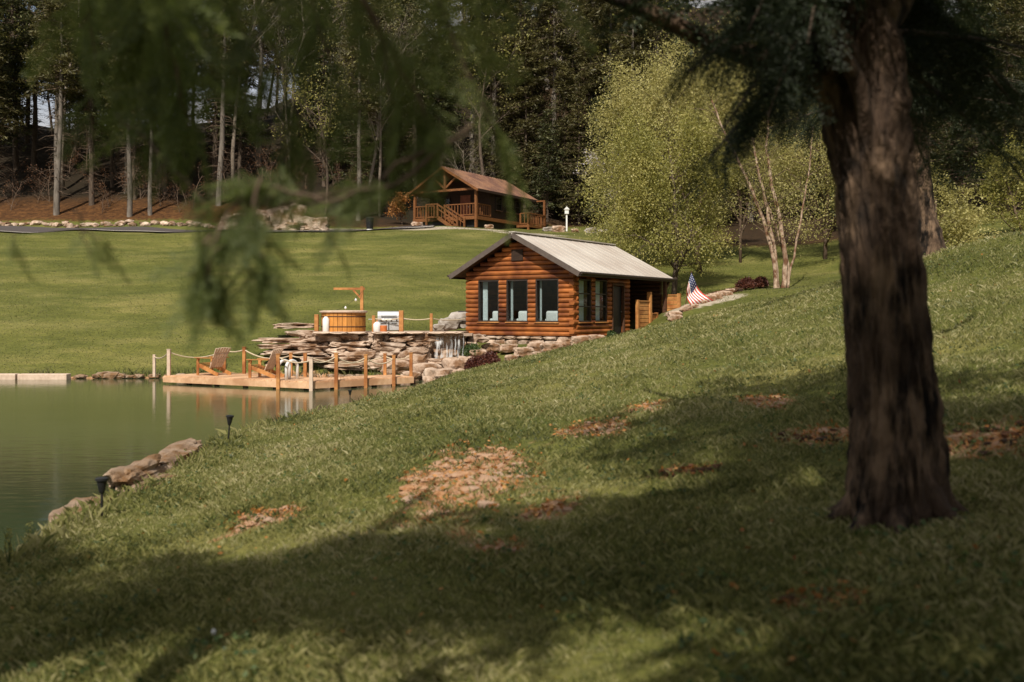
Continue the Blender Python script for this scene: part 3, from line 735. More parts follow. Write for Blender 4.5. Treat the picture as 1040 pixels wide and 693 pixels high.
# ladder of two white hooped rails
ld = thing('pond_ladder', 'white hooped swim ladder rails beside the right chair on the dock', 'ladder', (0, 0, 0))
for px in (288.5, 296.5):
    c = onseg(px, *shift(fA, .55)); mb = MB()
    pts = [(c.x-.12+.12*(1-cos(t)), c.y-.25*cos(t), DZ+.40+.2*sin(t)) for t in np.linspace(0, pi, 10)]
    pts = [(pts[0][0], pts[0][1], DZ)]+pts+[(pts[-1][0], pts[-1][1], DZ)]
    mb.tube(pts, .05, 10); mb.build('rail', M['white'], ld, smooth=True)
def adirondack(x, y, rz, label):
    t = thing('adirondack_chair', label, 'chair', (x, y, DZ), rz, 'wooden chairs on the dock')
    # local: faces -Y
    mb = MB()
    for i in range(6):
        f = i/5; mb.bar((-.29, -.36+.5*f, .40-.15*f), (.29, -.36+.5*f, .40-.15*f), .085, .022)
    mb.build('seat', M['wood'], t)
    mb = MB()
    for i in range(6):
        k = (i-2.5)/2.5; hh = .98-.03*k*k
        b0 = Vector((k*.24, .16, .26)); b1 = Vector((k*.31, .16+.36*hh/.98, .26+.70*hh))
        mb.bar(b0, b1, .088, .022, up=(0, -1, .5))
    mb.bar((-.30, .22, .42), (.30, .22, .42), .025, .08); mb.bar((-.32, .42, .76), (.32, .42, .76), .025, .07)
    mb.build('backrest', M['pale'], t)  # sunlit look put into the colour, paler than seat and arms
    for s in (-1, 1):
        mb = MB(); mb.box((s*.36-.07, -.42, .585), (s*.36+.07, .36, .61)); mb.bar((s*.34, -.30, .50), (s*.34, -.30, .585), .03, .1); mb.build('armrest', M['wood'], t)
        mb = MB(); mb.bar((s*.33, -.34, 0), (s*.33, -.34, .585), .03, .10, up=(0, 1, 0)); mb.build('leg', M['wood'], t)
        mb = MB(); mb.bar((s*.30, -.38, .36), (s*.30, .56, .03), .03, .12); mb.build('rear_leg', M['wood'], t)
    return t
adirondack(-10.25, 34.05, radians(-118), 'reclined slat chair near the left end of the dock, its pale back showing')
adirondack(-8.15, 32.75, radians(-104), 'reclined slat chair beside the white ladder rails on the dock, side on')

# ------------------------------------------------------------------ terrace by the waterfall
TZ = -.76
patio = MB()
pp = [(-7.6, 38.3), (-6.4, 37.8), (-3.2, 37.7), (-2.1, 38.0), (-1.8, 41.8), (-4, 42.6), (-7.4, 42.2), (-8.6, 40.2)]
vs = [(x, y, -2.5) for x, y in pp]+[(x, y, TZ) for x, y in pp]; n = len(pp)
patio.add(vs, [tuple(range(n, 2*n)), tuple(reversed(range(n)))]+[(i, (i+1) % n, n+(i+1) % n, n+i) for i in range(n)])
tag(patio.build('patio', M['stone']), kind='structure')
mb = MB(); k = 0
for lvl in range(5):
    z0 = -2.13+lvl*.27
    for a, b in zip(pp[:2]+[(-3.0, 38.05)], pp[1:3]+[(-1.5, 38.2)]):
        back = a[0] == -3.0
        a = Vector(a); b = Vector(b); L = (b-a).length; t = -random.random()*.4; nrm = Vector(((b-a).y, -(b-a).x)).normalized()
        while t < L:
            w = random.choice((random.uniform(.2, .4), random.uniform(.4, .8), random.uniform(.7, 1.2))); hz = random.uniform(.11, .19)
            c = a.lerp(b, (t+w/2)/L)+nrm*((.05 if back else .12+.14*(4-lvl))+random.uniform(-.12, .12)); k += 1
            rock_into(mb, (c.x, c.y, z0+.10+random.uniform(-.05, .05)), (w/2*1.02, random.uniform(.22, .36), hz), 100+k, sub=3, rotz=math.atan2((b-a).y, (b-a).x)+random.uniform(-.25, .25), tilt=random.uniform(-.12, .12), rough=.5, blocky=.85); t += w*random.uniform(.85, 1.1)
wl = mb.build('stone_wall', M['stone']); tag(wl, 'dry stacked sandstone wall holding up the patio above the pond', 'stone wall')
mb = MB(); k = 0
for lvl in range(2):
    for i in range(8):
        x = -7.2+i*.72+random.uniform(-.1, .1); rock_into(mb, (x, 37.45+.03*i, TZ+.01), (.42, .45, .055), 300+i+lvl*9, sub=2, rough=.12, blocky=.85)
    break
tag(mb.build('capstone', M['pale']), 'row of flat pale cap stones along the top edge of the patio wall', 'cap stones')
# stepped flat ledges left of the wall
for i, (px, py, Y, sx, sy, sz) in enumerate(((292, 346, 38.3, 1.15, .8, .11), (285, 352, 37.8, .75, .6, .10), (300, 358.5, 37.5, 1.25, .7, .10), (318, 338.5, 39.3, 1.1, .9, .13), (330, 345, 38.2, .9, .6, .14),
                                            (331, 366, 37.1, 1.0, .5, .12), (350, 372, 36.9, .9, .45, .12), (362, 362, 37.2, .7, .4, .2), (316, 352, 37.9, .8, .5, .13), (300, 331, 41.5, 1.0, .8, .12))):
    p = P(px, py, Y)
    rock('ledge_stone', p, (sx, sy, sz), 40+i, M['stone'], ['broad flat sandstone ledge, topmost of the left steps by the pond', 'small flat ledge stone poking out on the left end of the steps', 'long flat ledge stone lowest of the left steps above the dock', 'flat sandstone slab at the top of the bank left of the hot tub',
         'thick flat stone under the left corner of the patio', 'flat stone on the bank behind the dock corner', 'flat stone at the foot of the patio wall behind the dock posts', 'blocky stone at the foot of the stacked patio wall', 'mid step ledge stone left of the patio wall', 'flat slab in the grass behind the ledge steps'][i],
         'ledge stone', 'flat stones stepping down to the pond', blocky=.95, rough=.5, rotz=random.uniform(-.3, .3))
# cascade rocks and waterfall
cas = [((432, 378), 36.4, .55, .35), ((447, 384), 35.4, .7, .38), ((462, 374), 36.6, .6, .4), ((468, 383), 35.6, .5, .3), ((425, 368), 37.2, .6, .4), ((412, 364), 37.3, .45, .3), ((478, 371), 37.3, .5, .4), ((455, 362), 38.3, .7, .3), ((486, 365), 38.1, .45, .35), ((404, 374), 36.9, .7, .3), ((418, 383), 35.7, .5, .22), ((388, 371), 37.0, .5, .25)]
names = ['pinkish boulder at the pond edge beside the right dock end', 'large wet boulder where the waterfall meets the pond', 'rounded boulder under the right streams of the waterfall', 'boulder at the waterline below the dark red shrub', 'brown boulder between the dock and the waterfall', 'small boulder in the wall foot left of the brown boulder', 'boulder between the waterfall and the dark red shrub', 'dark boulder behind the falling water', 'boulder against the cabin base right of the waterfall', 'low boulder behind the right dock posts', 'small flat boulder touching the right dock end', 'low tan boulder at the foot of the patio wall']
for i, ((px, py), Y, s, z) in enumerate(cas):
    rock('boulder', P(px, py, Y), (s, s*.8, z), 70+i, M['stone'], names[i], 'boulder', 'boulders round the waterfall', rotz=i*1.1)
mb = MB(); k = 0
for i in range(42):
    px = random.uniform(420, 482); t = random.random(); Y = 35.2+2.3*t; py = 392-26*t+random.uniform(-3, 3); s = random.uniform(.08, .2)
    rock_into(mb, P(px, py, Y), (s, s, s*.7), 400+i, sub=2)
tag(mb.build('rubble', M['stone']), 'loose small stones scattered down the cascade bed', 'rubble', kind='stuff')
mb = MB()
mb.box((-2.95, 37.66, TZ-.12), (-1.5, 38.9, TZ-.02)); 
o = mb.build('fall_ledge', M['stone'], bevel=.02); tag(o, 'flat stone lip the waterfall pours over, left of the cabin', 'stone lip')
mb = MB()
for x0, w, drop in ((-2.78, .26, 1.05), (-2.62, .07, 1.0), (-2.44, .05, .85), (-2.30, .09, .95), (-2.13, .04, .8), (-2.0, .07, .9), (-1.84, .04, .8)):
    vs = []; m = 12
    for i in range(m+1):
        t = i/m; y = 37.66-.26*t**.5; z = TZ-.07-drop*t*t*.6-drop*t*.4; ww = w*(.8+.7*t)*(.85+.35*noise.noise(Vector((t*4, x0*9, 0)))); xo = .04*noise.noise(Vector((t*3, x0*5, 4)))
        for kx in range(5): xx = x0+xo-ww/2+ww*kx/4; vs.append((xx, y-.03*sin(kx*2.2+x0*5), z))
    mb.add(vs, [(i*5+j, i*5+j+1, (i+1)*5+j+1, (i+1)*5+j) for i in range(m) for j in range(4)])
o = mb.build('waterfall', M['fall']); tag(o, kind='structure')
s_ = o.modifiers.new('s', 'SOLIDIFY'); s_.thickness = .012
# hot tub
ht = thing('hot_tub', 'round cedar hot tub with metal hoops on the stone patio', 'hot tub', (P(349, 337, 39.6).x, 39.6, TZ))
mb = MB(); n = 30
for i in range(n):
    a0, a1 = 2*pi*i/n+.01, 2*pi*(i+1)/n-.01
    vs = [(r*cos(a), r*sin(a), z) for z in (0, .82) for (r, a) in ((.80, a0), (.80, a1), (.87, a1), (.87, a0))]
    mb.add(vs, [(0,3,2,1),(4,5,6,7),(0,1,5,4),(1,2,6,5),(2,3,7,6),(3,0,4,7)])
mb.build('staves', surf('orange_cedar_staves', (.38, .15, .03), (.58, .26, .06), 7, .6, stretch=(1, 1, .3), island=.15), ht)
mb = MB(); mb.lathe((0, 0, .76), [(.9, 0), (.95, .03), (.95, .08), (.80, .10), (.02, .11)], 30); mb.build('cover', M['pale'], ht)
for z in (.2, .6):
    mb = MB(); mb.lathe((0, 0, z), [(.872, 0), (.88, .002), (.88, .04), (.872, .042)], 30); mb.build('hoop', M['darkwood'], ht)
p0 = P(367.5, 337, 40.7)
aw = thing('shower_post', 'tall orange timber post with a side arm behind the hot tub', 'post', (p0.x, p0.y, TZ))
mb = MB(); mb.bar((0, 0, 0), (0, 0, 1.85), .12); mb.build('post', M['wood'], aw)
mb = MB(); mb.bar((-1.15, 0, 1.75), (.12, 0, 1.75), .09); mb.bar((-.35, 0, 1.70), (-.03, 0, 1.35), .07); mb.build('arm', M['wood'], aw)
sl = thing('string_lights', 'string of small white bulbs hanging beside the hot tub', 'string lights', (0, 0, 0))
a_ = P(368, 294, 40.6); b_ = P(322, 312, 39.2)
mb = MB(); rope(mb, a_, b_, .35, f=lambda p: p, r=.006); mb.build('cable', M['black'], sl)
for t in (.15, .38, .6, .85):
    p = a_.lerp(b_, t); mb = MB(); mb.lathe((p.x, p.y, p.z-.08-.35*4*t*(1-t)-.13), [(.01, 0), (.04, .03), (.05, .06), (.03, .10), (.02, .13)], 10); mb.build('bulb', M['white'], sl)
for (px, top, Y, wd, lab) in ((321.5, 319.5, 38.9, .15, 'short orange timber post left of the hot tub'), (379.5, 320.5, 38.6, .12, 'timber rope post between the hot tub and the grill'), (407.5, 315.5, 38.4, .17, 'thick timber rope post right of the grill'), (438, 318.5, 38.5, .11, 'thin timber rope post on the patio left of the cabin')):
    p = P(px, top, Y); mb = MB(); mb.bar((0, 0, 0), (0, 0, p.z-TZ), wd); o = mb.build('rope_post', M['wood'], bevel=.01); o.location = (p.x, p.y, TZ); tag(o, lab, 'post', 'rope posts along the patio')
q = [P(379.5, 321.5, 38.6), P(407.5, 321, 38.4), P(438, 321.5, 38.5), P(472, 322, 40)]
for (a, b), lab in zip(((q[0], q[1]), (q[1], q[2]), (q[2], q[3])), ('rope slung between the posts either side of the grill', 'rope slung from the thick patio post to the thin one', 'rope slung from the thin patio post to the cabin')):
    mb = MB(); rope(mb, a, b, .06, f=lambda p: p); tag(mb.build('rope', M['rope']), lab, 'rope')
mb = MB(); mb.box((-.11, -.11, 0), (.11, .11, .55)); p = P(331, 320, 38.8)
tw = MB(); tw.tube([(0, 0, 0), (0, 0, .02), (0, 0, .5), (0, 0, .6)], [.12, .13, .13, .05], 12); o = tw.build('water_jug', M['white'], smooth=True); o.location = (p.x, p.y, TZ+.02); tag(o, 'white upright canister standing left of the hot tub', 'canister')
# grill
gx = P(395, 337, 38.9)
gr = thing('gas_grill', 'stainless lidded gas grill between two timber posts on the patio', 'grill', (gx.x, gx.y, TZ), radians(6))
mb = MB(); mb.box((-.42, -.24, .08), (.42, .24, .42)); mb.build('cabinet', M['black'], gr, bevel=.01)
for x0 in (-.40, .02):
    mb = MB(); mb.box((x0, -.262, .10), (x0+.38, -.245, .40)); dd = mb.build('door', M['steel'], gr); mb = MB(); mb.bar((x0+.08, -.285, .36), (x0+.3, -.285, .36), .02); mb.build('handle', M['black'], dd)
mb = MB(); mb.box((-.44, -.27, .425), (.44, .25, .53)); mb.build('control_panel', M['steel'], gr, bevel=.01)
mb = MB()
for x in (-.3, -.1, .1, .3): mb.tube([(x, -.27, .48), (x, -.31, .48)], .03, 10)
mb.build('knobs', M['black'], gr)
mb = MB(); pr = [(-.26, .535), (-.25, .66), (-.15, .79), (.02, .83), (.18, .80), (.25, .70), (.25, .535)]
vs = [(x, a, b) for x in (-.43, .43) for a, b in pr]; n = len(pr); mb.add(vs, [tuple(range(n)), tuple(reversed(range(n, 2*n)))]+[(i, i+n, (i+1) % n+n, (i+1) % n) for i in range(n)])
lid = mb.build('lid', M['steel'], gr); mb = MB(); mb.bar((-.3, -.31, .64), (.3, -.31, .64), .03); mb.build('handle', M['black'], lid)
for s in (-1, 1): mb = MB(); mb.box((s*.62-.17, -.24, .5), (s*.62+.17, .22, .53)); mb.build('side_shelf', M['steel'], gr)
for sx in (-.38, .38):
    for sy in (-.2, .2): mb = MB(); mb.tube([(sx-.02, sy, .045), (sx+.02, sy, .045)], .045, 10); mb.build('wheel', M['black'], gr)
tk = thing('gas_bottle', 'white gas bottle standing on the patio left of the grill', 'gas bottle', (P(383, 337, 38.6).x, 38.6, TZ))
mb = MB(); mb.lathe((0, 0, 0), [(.11, 0), (.15, .05), (.155, .2), (.15, .33), (.09, .40), (.03, .42)], 16); mb.build('tank', M['white'], tk, smooth=True)
mb = MB(); mb.lathe((0, 0, .42), [(.03, 0), (.03, .05), (.015, .06)], 10); mb.build('valve', M['orange'], tk)
mb = MB(); mb.lathe((0, 0, 0), [(.10, 0), (.13, .02), (.14, .26), (.13, .28)], 16); o = mb.build('bucket', M['orange']); o.location = (P(389.5, 337, 38.2).x, 38.2, TZ); tag(o, 'small orange bucket on the patio in front of the grill', 'bucket')
for i, (px, py, Y, s) in enumerate(((456, 329, 42.2, .50), (470, 325.5, 43, .62), (446, 333, 41.2, .28))):
    rock('boulder', P(px, py, Y), (s, s*.8, s*.62), 500+i, M['greystone'], ('pale rounded boulder on the lawn left of the cabin corner', 'largest pale boulder behind the cabin corner', 'small pale stone beside the patio end left of the cabin')[i], 'boulder')
# rocks at the front base of the cabin down to the slope
fb = [(485, 360, 37.6, .42), (500, 353, 38.6, .40), (517, 354, 38.2, .38), (532, 358, 37.2, .40), (545, 352, 37.6, .38), (560, 354, 36.6, .42), (575, 349, 37.0, .40), (590, 347, 36.6, .42), (605, 344.5, 36.8, .36), (549, 361, 36.0, .3), (520, 364, 36.6, .3), (470, 352, 39.6, .34)]
fl = ['left end by the red shrub', 'second from the left', 'under the left window', 'below the middle window, low', 'under the middle window', 'under the right window, low', 'under the right window', 'at the front corner of the cabin', 'right end, past the cabin corner', 'small, half in the grass below the middle window', 'small, beside the red shrub in the grass', 'beside the waterfall lip']
for i, (px, py, Y, s) in enumerate(fb):
    rock('foundation_boulder', P(px, py, Y), (s, s*.7, s*.5), 540+i, M['stone'], 'sandstone boulder at the cabin base, '+fl[i], 'boulder', 'boulders along the base of the cabin', blocky=.75, rotz=random.uniform(-.4, .4))

# ------------------------------------------------------------------ shore rocks and path lights
for i, (px, py, Y, s, rz, lab) in enumerate(((180, 461, 16.4, (1.75, .27, .15), 1.66, 'long smooth pale rock slab on the near pond bank, farthest of the shore rocks'), (141, 478, 14.2, (.95, .26, .20), 1.62, 'humped shore rock between the long slab and the nearest path light'),
                                   (153, 489, 13.5, (.7, .18, .09), 1.5, 'flat orange stained rock shelf on the grass side of the humped shore rock'), (84, 517, 12.0, (.75, .24, .14), 1.62, 'brown shore rock behind the nearest path light'), (22, 574, 9.6, (.25, .2, .1), .3, 'small orange rock at the left edge of the near bank'))):
    rock('shore_rock', P(px, py, Y)-Vector((0, 0, .07)), s, 600+i, M['shorerock'], lab, 'rock', blocky=.6, rough=.45, rotz=rz, sub=4)
def path_light(px, py, hpx, lab, tilt=0):
    b = hit(px, py); s = hpx/F0*b.y/.46
    t = thing('path_light', lab, 'path light', b, 0, 'path lights on the pond bank'); t.scale = (s, s, s); t.rotation_euler = (0, tilt, 0)
    mb = MB(); mb.tube([(0, 0, -.08), (0, 0, .30)], .014, 10); mb.build('stake', M['black'], t)
    mb = MB(); mb.lathe((0, 0, .28), [(.022, 0), (.032, .02), (.055, .13), (.058, .14)], 16); mb.build('lens', M['black'], t)
    mb = MB(); mb.lathe((0, 0, .42), [(.05, 0), (.072, .005), (.072, .03), (.045, .04), (.01, .043)], 18); mb.build('cap', M['black'], t)
path_light(103.5, 527, 42, 'nearest black path light, beside the brown shore rock')
path_light(232, 448, 26, 'middle black path light, just past the end of the long shore slab', .06)
path_light(355.5, 410, 14, 'farthest black path light, in front of the right part of the dock')

# far bank bits
mb = MB(); 
for i in range(3): mb.bar((-21.5+i*1.85, 36.0, -2.33), (-19.75+i*1.85, 36.05, -2.33), .4, .26)
o = mb.build('timber_edging', M['pale'], bevel=.02); tag(o, 'low pale timber edging along the far pond bank at the left', 'edging')
for i, (px, py, s) in enumerate(((105, 381.5, .26), (114, 382, .30), (122, 382.5, .22))):
    rock('bank_rock', P(px, py, 36.5), (s, s*.7, s*.55), 640+i, M['shorerock'], ('left', 'largest, middle', 'right')[i]+' of three brown rocks on the far waterline by the edging', 'rock', 'three rocks on the far waterline')

mb = MB()
for i in range(150):
    x = random.uniform(-22, -4.5); yy = np.arange(34.5, 38.5, .05); sdl = pond_sd(np.full(len(yy), x), yy); k = np.nonzero(sdl[:-1]*sdl[1:] < 0)[0]
    if not len(k): continue
    y = yy[k[-1]]+random.uniform(-.05, .3); s = random.uniform(.04, .16); rock_into(mb, (x, y, WATER+.05+s*.2), (s*1.4, s, s*.6), 2000+i, sub=2)
tag(mb.build('shore_pebbles', M['shorerock']), 'small brown stones scattered along the far waterline', 'stones', kind='stuff')
n_ = 5200; lx = rng.uniform(-24, -4, n_); ly = rng.uniform(35.8, 37.8, n_); sdd = pond_sd(lx, ly); k_ = (sdd < .12) & (sdd > -.45) & (np.sin(lx*2.1)+np.sin(lx*.9+1) > -.3); lx, ly = lx[k_], ly[k_]
FARREED = (lx, ly)
# up by the road
for i, (px, py, Y, sx, sz) in enumerate(((256, 221, 82, 1.6, .8), (279, 219, 83, 1.8, 1.1), (298, 216, 84, 1.5, 1.2), (318, 222, 82, 1.3, .7), (268, 229, 81, 1.1, .5), (292, 230, 80.5, 1.2, .5), (236, 224, 82, 1.2, .6))):
    p = P(px, py, Y); rock('outcrop_rock', (p.x, Y, h(p.x, Y)+sz*.35), (sx, 1.0, sz), 660+i, M['stone'], 'tan rock by the road below the wood, '+('third from the left', 'broad one at the back', 'tallest at the back', 'right end', 'low at the front left', 'low at the front right', 'left end')[i], 'rock', 'rock outcrop beside the road', blocky=.65)
mb = MB()
for i in range(120):
    x = -46+i*.26+random.uniform(-.1, .1); y = 80.9-.02*i*.26+random.uniform(-.5, .5)
    s = random.uniform(.15, .42); rock_into(mb, (x, y, h(x, y)+s*.25), (s, s, s*.6), 700+i, sub=2)
tag(mb.build('road_rubble', M['stone']), 'loose line of small tan stones along the foot of the wood', 'stones', kind='stuff')
p = P(375.5, 228, 79.5); bn = thing('trash_can', 'dark bin with a white base beside the road left of the porch cabin', 'bin', (p.x, 79.5, h(p.x, 79.5)))
mb = MB(); mb.lathe((0, 0, .25), [(.26, 0), (.32, .8), (.34, .85), (.2, .95), (.02, 1.0)], 14); mb.build('can', M['black'], bn)
mb = MB(); mb.lathe((0, 0, 0), [(.28, 0), (.25, .25)], 14); mb.build('base', M['white'], bn)
p = P(575.5, 234, 80); bb = thing('birdhouse', 'white birdhouse on a pole right of the porch cabin', 'birdhouse', (p.x, 80, h(p.x, 80)))
mb = MB(); mb.bar((0, 0, 0), (0, 0, 1.4), .12); mb.build('pole', M['white'], bb)
mb = MB(); mb.box((-.16, -.16, 1.4), (.16, .16, 1.75)); mb.add([(-.24,-.22,1.73),(.24,-.22,1.73),(.24,.22,1.73),(-.24,.22,1.73),(0,-.22,1.98),(0,.22,1.98)], [(0,1,4),(3,5,2),(0,4,5,3),(1,2,5,4),(0,3,2,1)]); mb.build('house', M['white'], bb)
for i, (px, Y, s) in enumerate(((567, 79, .6), (584, 79, .35), (600, 78, .5), (612, 77, .45), (556, 80, .45), (497, 79.5, .4), (424, 80, .5), (640, 74, .4))):
    x = (px-CX)/F0*Y; rock('yard_boulder', (x, Y, h(x, Y)+s*.3), (s, s*.7, s*.55), 860+i, M['stone' if i in (0, 1, 5, 6) else 'greystone'], ('brown boulder beside the white birdhouse', 'small boulder just right of the birdhouse', 'grey boulder on the lawn between the birdhouse and the big green tree', 'grey boulder at the left foot of the big green tree', 'boulder at the back corner of the porch cabin', 'boulder against the porch cabin side wall', 'boulder under the left end of the porch', 'grey boulder behind the log cabin roof end')[i], 'boulder')
# flag, rocks and mulch right of the cabin
fx = hit(699, 318, 30); fx = P(703, 306, 44)
fz = h(fx.x, 44)
fl = thing('flag', 'small stars and stripes flag drooping from a leaning pole beside the cabin', 'flag', (fx.x, 44, fz))
fo = Vector((fx.x, 44, fz)); FP = lambda a, b: P(a, b, 44)-fo
mb = MB(); mb.tube([FP(694, 322), FP(702.5, 275.5)], .02, 8); mb.build('pole', M['darkwood'], fl)
nu, nv = 40, 26; vs = []; c00, c01, c10, c11 = FP(702, 277), FP(697.5, 293), FP(724, 305), FP(706, 316)
for j in range(nv+1):
    for i in range(nu+1):
        u = i/nu; v = j/nv; q = (c00*(1-v)+c01*v)*(1-u)+(c10*(1-v)+c11*v)*u
        q.z -= .10*sin(pi*u); q.x -= .14*sin(pi*u); q.y += -.05-.12*sin(u*9+v*2.5)*min(1, u*3); q.z += .03*sin(v*5+u*6)
        vs.append(tuple(q))
fs = [(j*(nu+1)+i, j*(nu+1)+i+1, (j+1)*(nu+1)+i+1, (j+1)*(nu+1)+i) for j in range(nv) for i in range(nu)]
mb = MB(); mb.add(vs, fs); mi = []
for j in range(nv):
    for i in range(nu):
        if j < 14 and i < 16: mi.append(2 if (i % 3 == 1 and j % 3 == 1) else 1)
        else: mi.append(0 if (j//2) % 2 == 0 else 2)
mb.mi = mi; o = mb.build('cloth', [M['redmetal'], M['bluecloth'], M['white']], fl, smooth=True); s_ = o.modifiers.new('s', 'SOLIDIFY'); s_.thickness = .008
for i in range(15):
    px = 684+i*4.3+random.uniform(-3, 3); Y = 42.6+i*.24+random.uniform(-.7, .7); s = random.uniform(.16, .36)
    x = (px-CX)/F0*Y; p = Vector((x, Y, h(x, Y)+s*.25)); b = ('at the left end beside the screen', 'second from the left', 'third from the left', 'just left of the flag pole', 'at the foot of the flag pole', 'under the flag', 'just right of the flag', 'third right of the flag', 'fourth right of the flag', 'in the middle of the bed', 'with mulch behind it', 'fifth from the right end', 'third from the right end', 'second from the right end', 'at the right end near the red shrubs')[i]
    rock('garden_rock', p, (s, s*.7, s*.6), 900+i, M['stone'], 'pinkish rock in the flag bed, '+b, 'rock', 'rocks in the flag bed')
mb = MB(); 
for i in range(20): Y = 45.6+.05*i; x = (712+i*1.9-CX)/F0*Y; rock_into(mb, (x, Y, h(x, Y)+.08), (.3, .3, .14), 950+i, sub=2)
tag(mb.build('mulch', M['redclay']), 'strip of dark red mulch behind the flag bed rocks', 'mulch', kind='stuff')
def shrub(name, c, r, n, mat, label, cat, ln=.09, group=None):
    t = thing(name, label, cat, c, 0, group)
    d = rdir(n); d[:, 2] = np.abs(d[:, 2])*1.0-.15; rad = rng.uniform(.55, 1.05, n)**.5
    pts = d*rad[:, None]*np.array(r)+np.array((0, 0, r[2]*.25))
    pts *= (1+.12*np.sin(pts[:, :1]*9)+.1*np.cos(pts[:, 1:2]*8))
    npmesh('foliage', leaves_at(pts, 2, .04, ln, ln*.5), qf(n*2), mat, t)
    mb = MB()
    for k in range(7):
        a = k*.9; mb.tube([(0, 0, -.1), (cos(a)*r[0]*.3, sin(a)*r[1]*.3, r[2]*.4), (cos(a)*r[0]*.7, sin(a)*r[1]*.7, r[2]*.7)], [.03, .02, .008], 5)
    mb.build('stem', M['twig'], t)
    return t
shrub('red_shrub', P(494, 379, 35.4), (.62, .55, .55), 5000, M['redleaf'], 'domed dark red weeping shrub below the left corner of the cabin', 'shrub')
p = P(757, 292, 50); shrub('red_shrub', (p.x, 50, h(p.x, 50)+.1), (.42, .42, .40), 2500, M['redleaf'], 'left one of two clipped dark red shrubs on the lawn by the birch', 'shrub')
p = P(771.5, 290, 50.5); shrub('red_shrub', (p.x, 50.5, h(p.x, 50.5)+.1), (.36, .36, .36), 2500, M['redleaf'], 'right one of two clipped dark red shrubs on the lawn by the birch', 'shrub')
shrub('green_plant', P(621, 343, 37.6), (.13, .12, .2), 250, M['greenleaf'], 'small grey green plant by the cabin door', 'plant')
shrub('green_plant', P(478, 362, 37.6), (.35, .3, .35), 900, M['greenleaf'], 'small green plant between the waterfall and the cabin base', 'plant')

# ------------------------------------------------------------------ trees
def conifer_mesh(hgt, z0, Lmax, nb, per, lw, seed, dead=0.25, droop=.25, flat=.35, trunk_r=.22):
    "returns trunk builder and leaf vertices"
    r = np.random.default_rng(seed); mb = MB()
    bend = [(0, 0, -.6)]; x = y = 0
    m = 9
    for i in range(m+1):
        t = i/m; x += r.normal()*.06; y += r.normal()*.06; bend.append((x, y, hgt*t+.02))
    rad = [trunk_r*1.25]+[trunk_r*(1-.93*i/m) for i in range(m+1)]
    mb.tube(bend, rad, 9)
    C = []; 
    def tp(z):
        k = min(m-1, int(z/hgt*m)); f = z/hgt*m-k; a = bend[k+1]; b = bend[k+2]
        return np.array([a[j]+(b[j]-a[j])*f for j in range(3)])
    tw = MB()
    for i in range(nb):
        t = r.random(); z = z0+(hgt*.98-z0)*t; az = r.random()*2*pi
        L = Lmax*(1-t)**.75*r.uniform(.55, 1.15)+.25; b = tp(z); d = np.array((cos(az), sin(az), 0))
        up_ = r.uniform(-.05, .25)
        pts = [b+d*L*s+np.array((0, 0, L*(up_*s-droop*s*s))) for s in (0, .35, .7, 1)]
        tw.tube(pts, [.03+.012*L, .03, .02, .008], 3, cap=False)
        k = int(per*L/Lmax)+3
        for s in r.uniform(.25, 1.05, k):
            w = .22*L*(1.1-s)+.12; o = r.normal()*w
            C.append(b+d*L*s+np.array((-d[1]*o, d[0]*o, L*(up_*s-droop*s*s)-abs(o)*.25+r.normal()*.08)))
    for i in range(int(nb*dead)):      # dead lower branches
        z = z0*r.uniform(.15, 1.0); az = r.random()*2*pi; L = r.uniform(.5, 1.9); b = tp(z); d = np.array((cos(az), sin(az), 0))
        tw.tube([b, b+d*L*.6+np.array((0, 0, -.05*L)), b+d*L+np.array((0, 0, -.25*L))], [.03, .018, .006], 3, cap=False)
    C = np.array(C); n = len(C)*5
    C3 = np.repeat(C, 5, 0)+r.normal(size=(n, 3))*np.array((.19, .19, .08))
    A_ = r.normal(size=(n, 3)); A_[:, 2] *= flat; A_ /= np.linalg.norm(A_, axis=1)[:, None]; A_[:, 2] -= .25
    B_ = np.cross(A_, r.normal(size=(n, 3))*np.array((.3, .3, 1))); B_ /= np.linalg.norm(B_, axis=1)[:, None]+1e-6
    s = r.uniform(.5, 1.3, n)[:, None]
    return mb, tw, quads(C3, A_*lw*.55*s, B_*lw*.16*s)
def branch_tree(seed, hgt, trunk_r, spread, levels=4, start=.3, lean=(0, 0), kids=(5, 4, 4, 3), up=.5, first=None, wig=.12):
    r = random.Random(seed); mb = MB(); tips = []
    def go(p, d, L, rad, lv):
        pts = [p.copy()]; rs = [rad]; n = 5; q = p.copy(); dd = d.copy()
        for i in range(n):
            dd = (dd+Vector((r.gauss(0, wig), r.gauss(0, wig), r.gauss(0, wig)*.6))+Vector((0, 0, .05*up))).normalized()
            q = q+dd*L/n; pts.append(q.copy()); rs.append(rad*(1-.62*(i+1)/n))
        mb.tube(pts, rs, 10 if lv == 0 else (6 if lv == 1 else 3), cap=lv == 0)
        if lv >= levels: tips.extend((pts[2], pts[3], pts[4], pts[5])); return
        if lv == levels-1: tips.extend(pts[2:])
        k = kids[min(lv, len(kids)-1)]
        for j in range(k):
            t = (start if lv == 0 else .3)+(1-(start if lv == 0 else .3))*(j+r.random()*.7)/k; i = min(n-1, int(t*n)); b = pts[i].lerp(pts[i+1], t*n-i)
            az = r.random()*2*pi; side = Vector((cos(az), sin(az), 0)); side = (side-dd*side.dot(dd)).normalized() if abs(dd.z) < .99 else side
            nd = (dd*(1-spread)+side*spread+Vector((0, 0, .12*up))).normalized()
            go(b, nd, L*r.uniform(.42, .66)*(1.15-.5*t if lv == 0 else 1), rs[i]*.55, lv+1)
    go(Vector((0, 0, -.3)), Vector((lean[0], lean[1], 1)).normalized(), hgt*.72, trunk_r, 0)
    return mb, np.array([tuple(t) for t in tips])

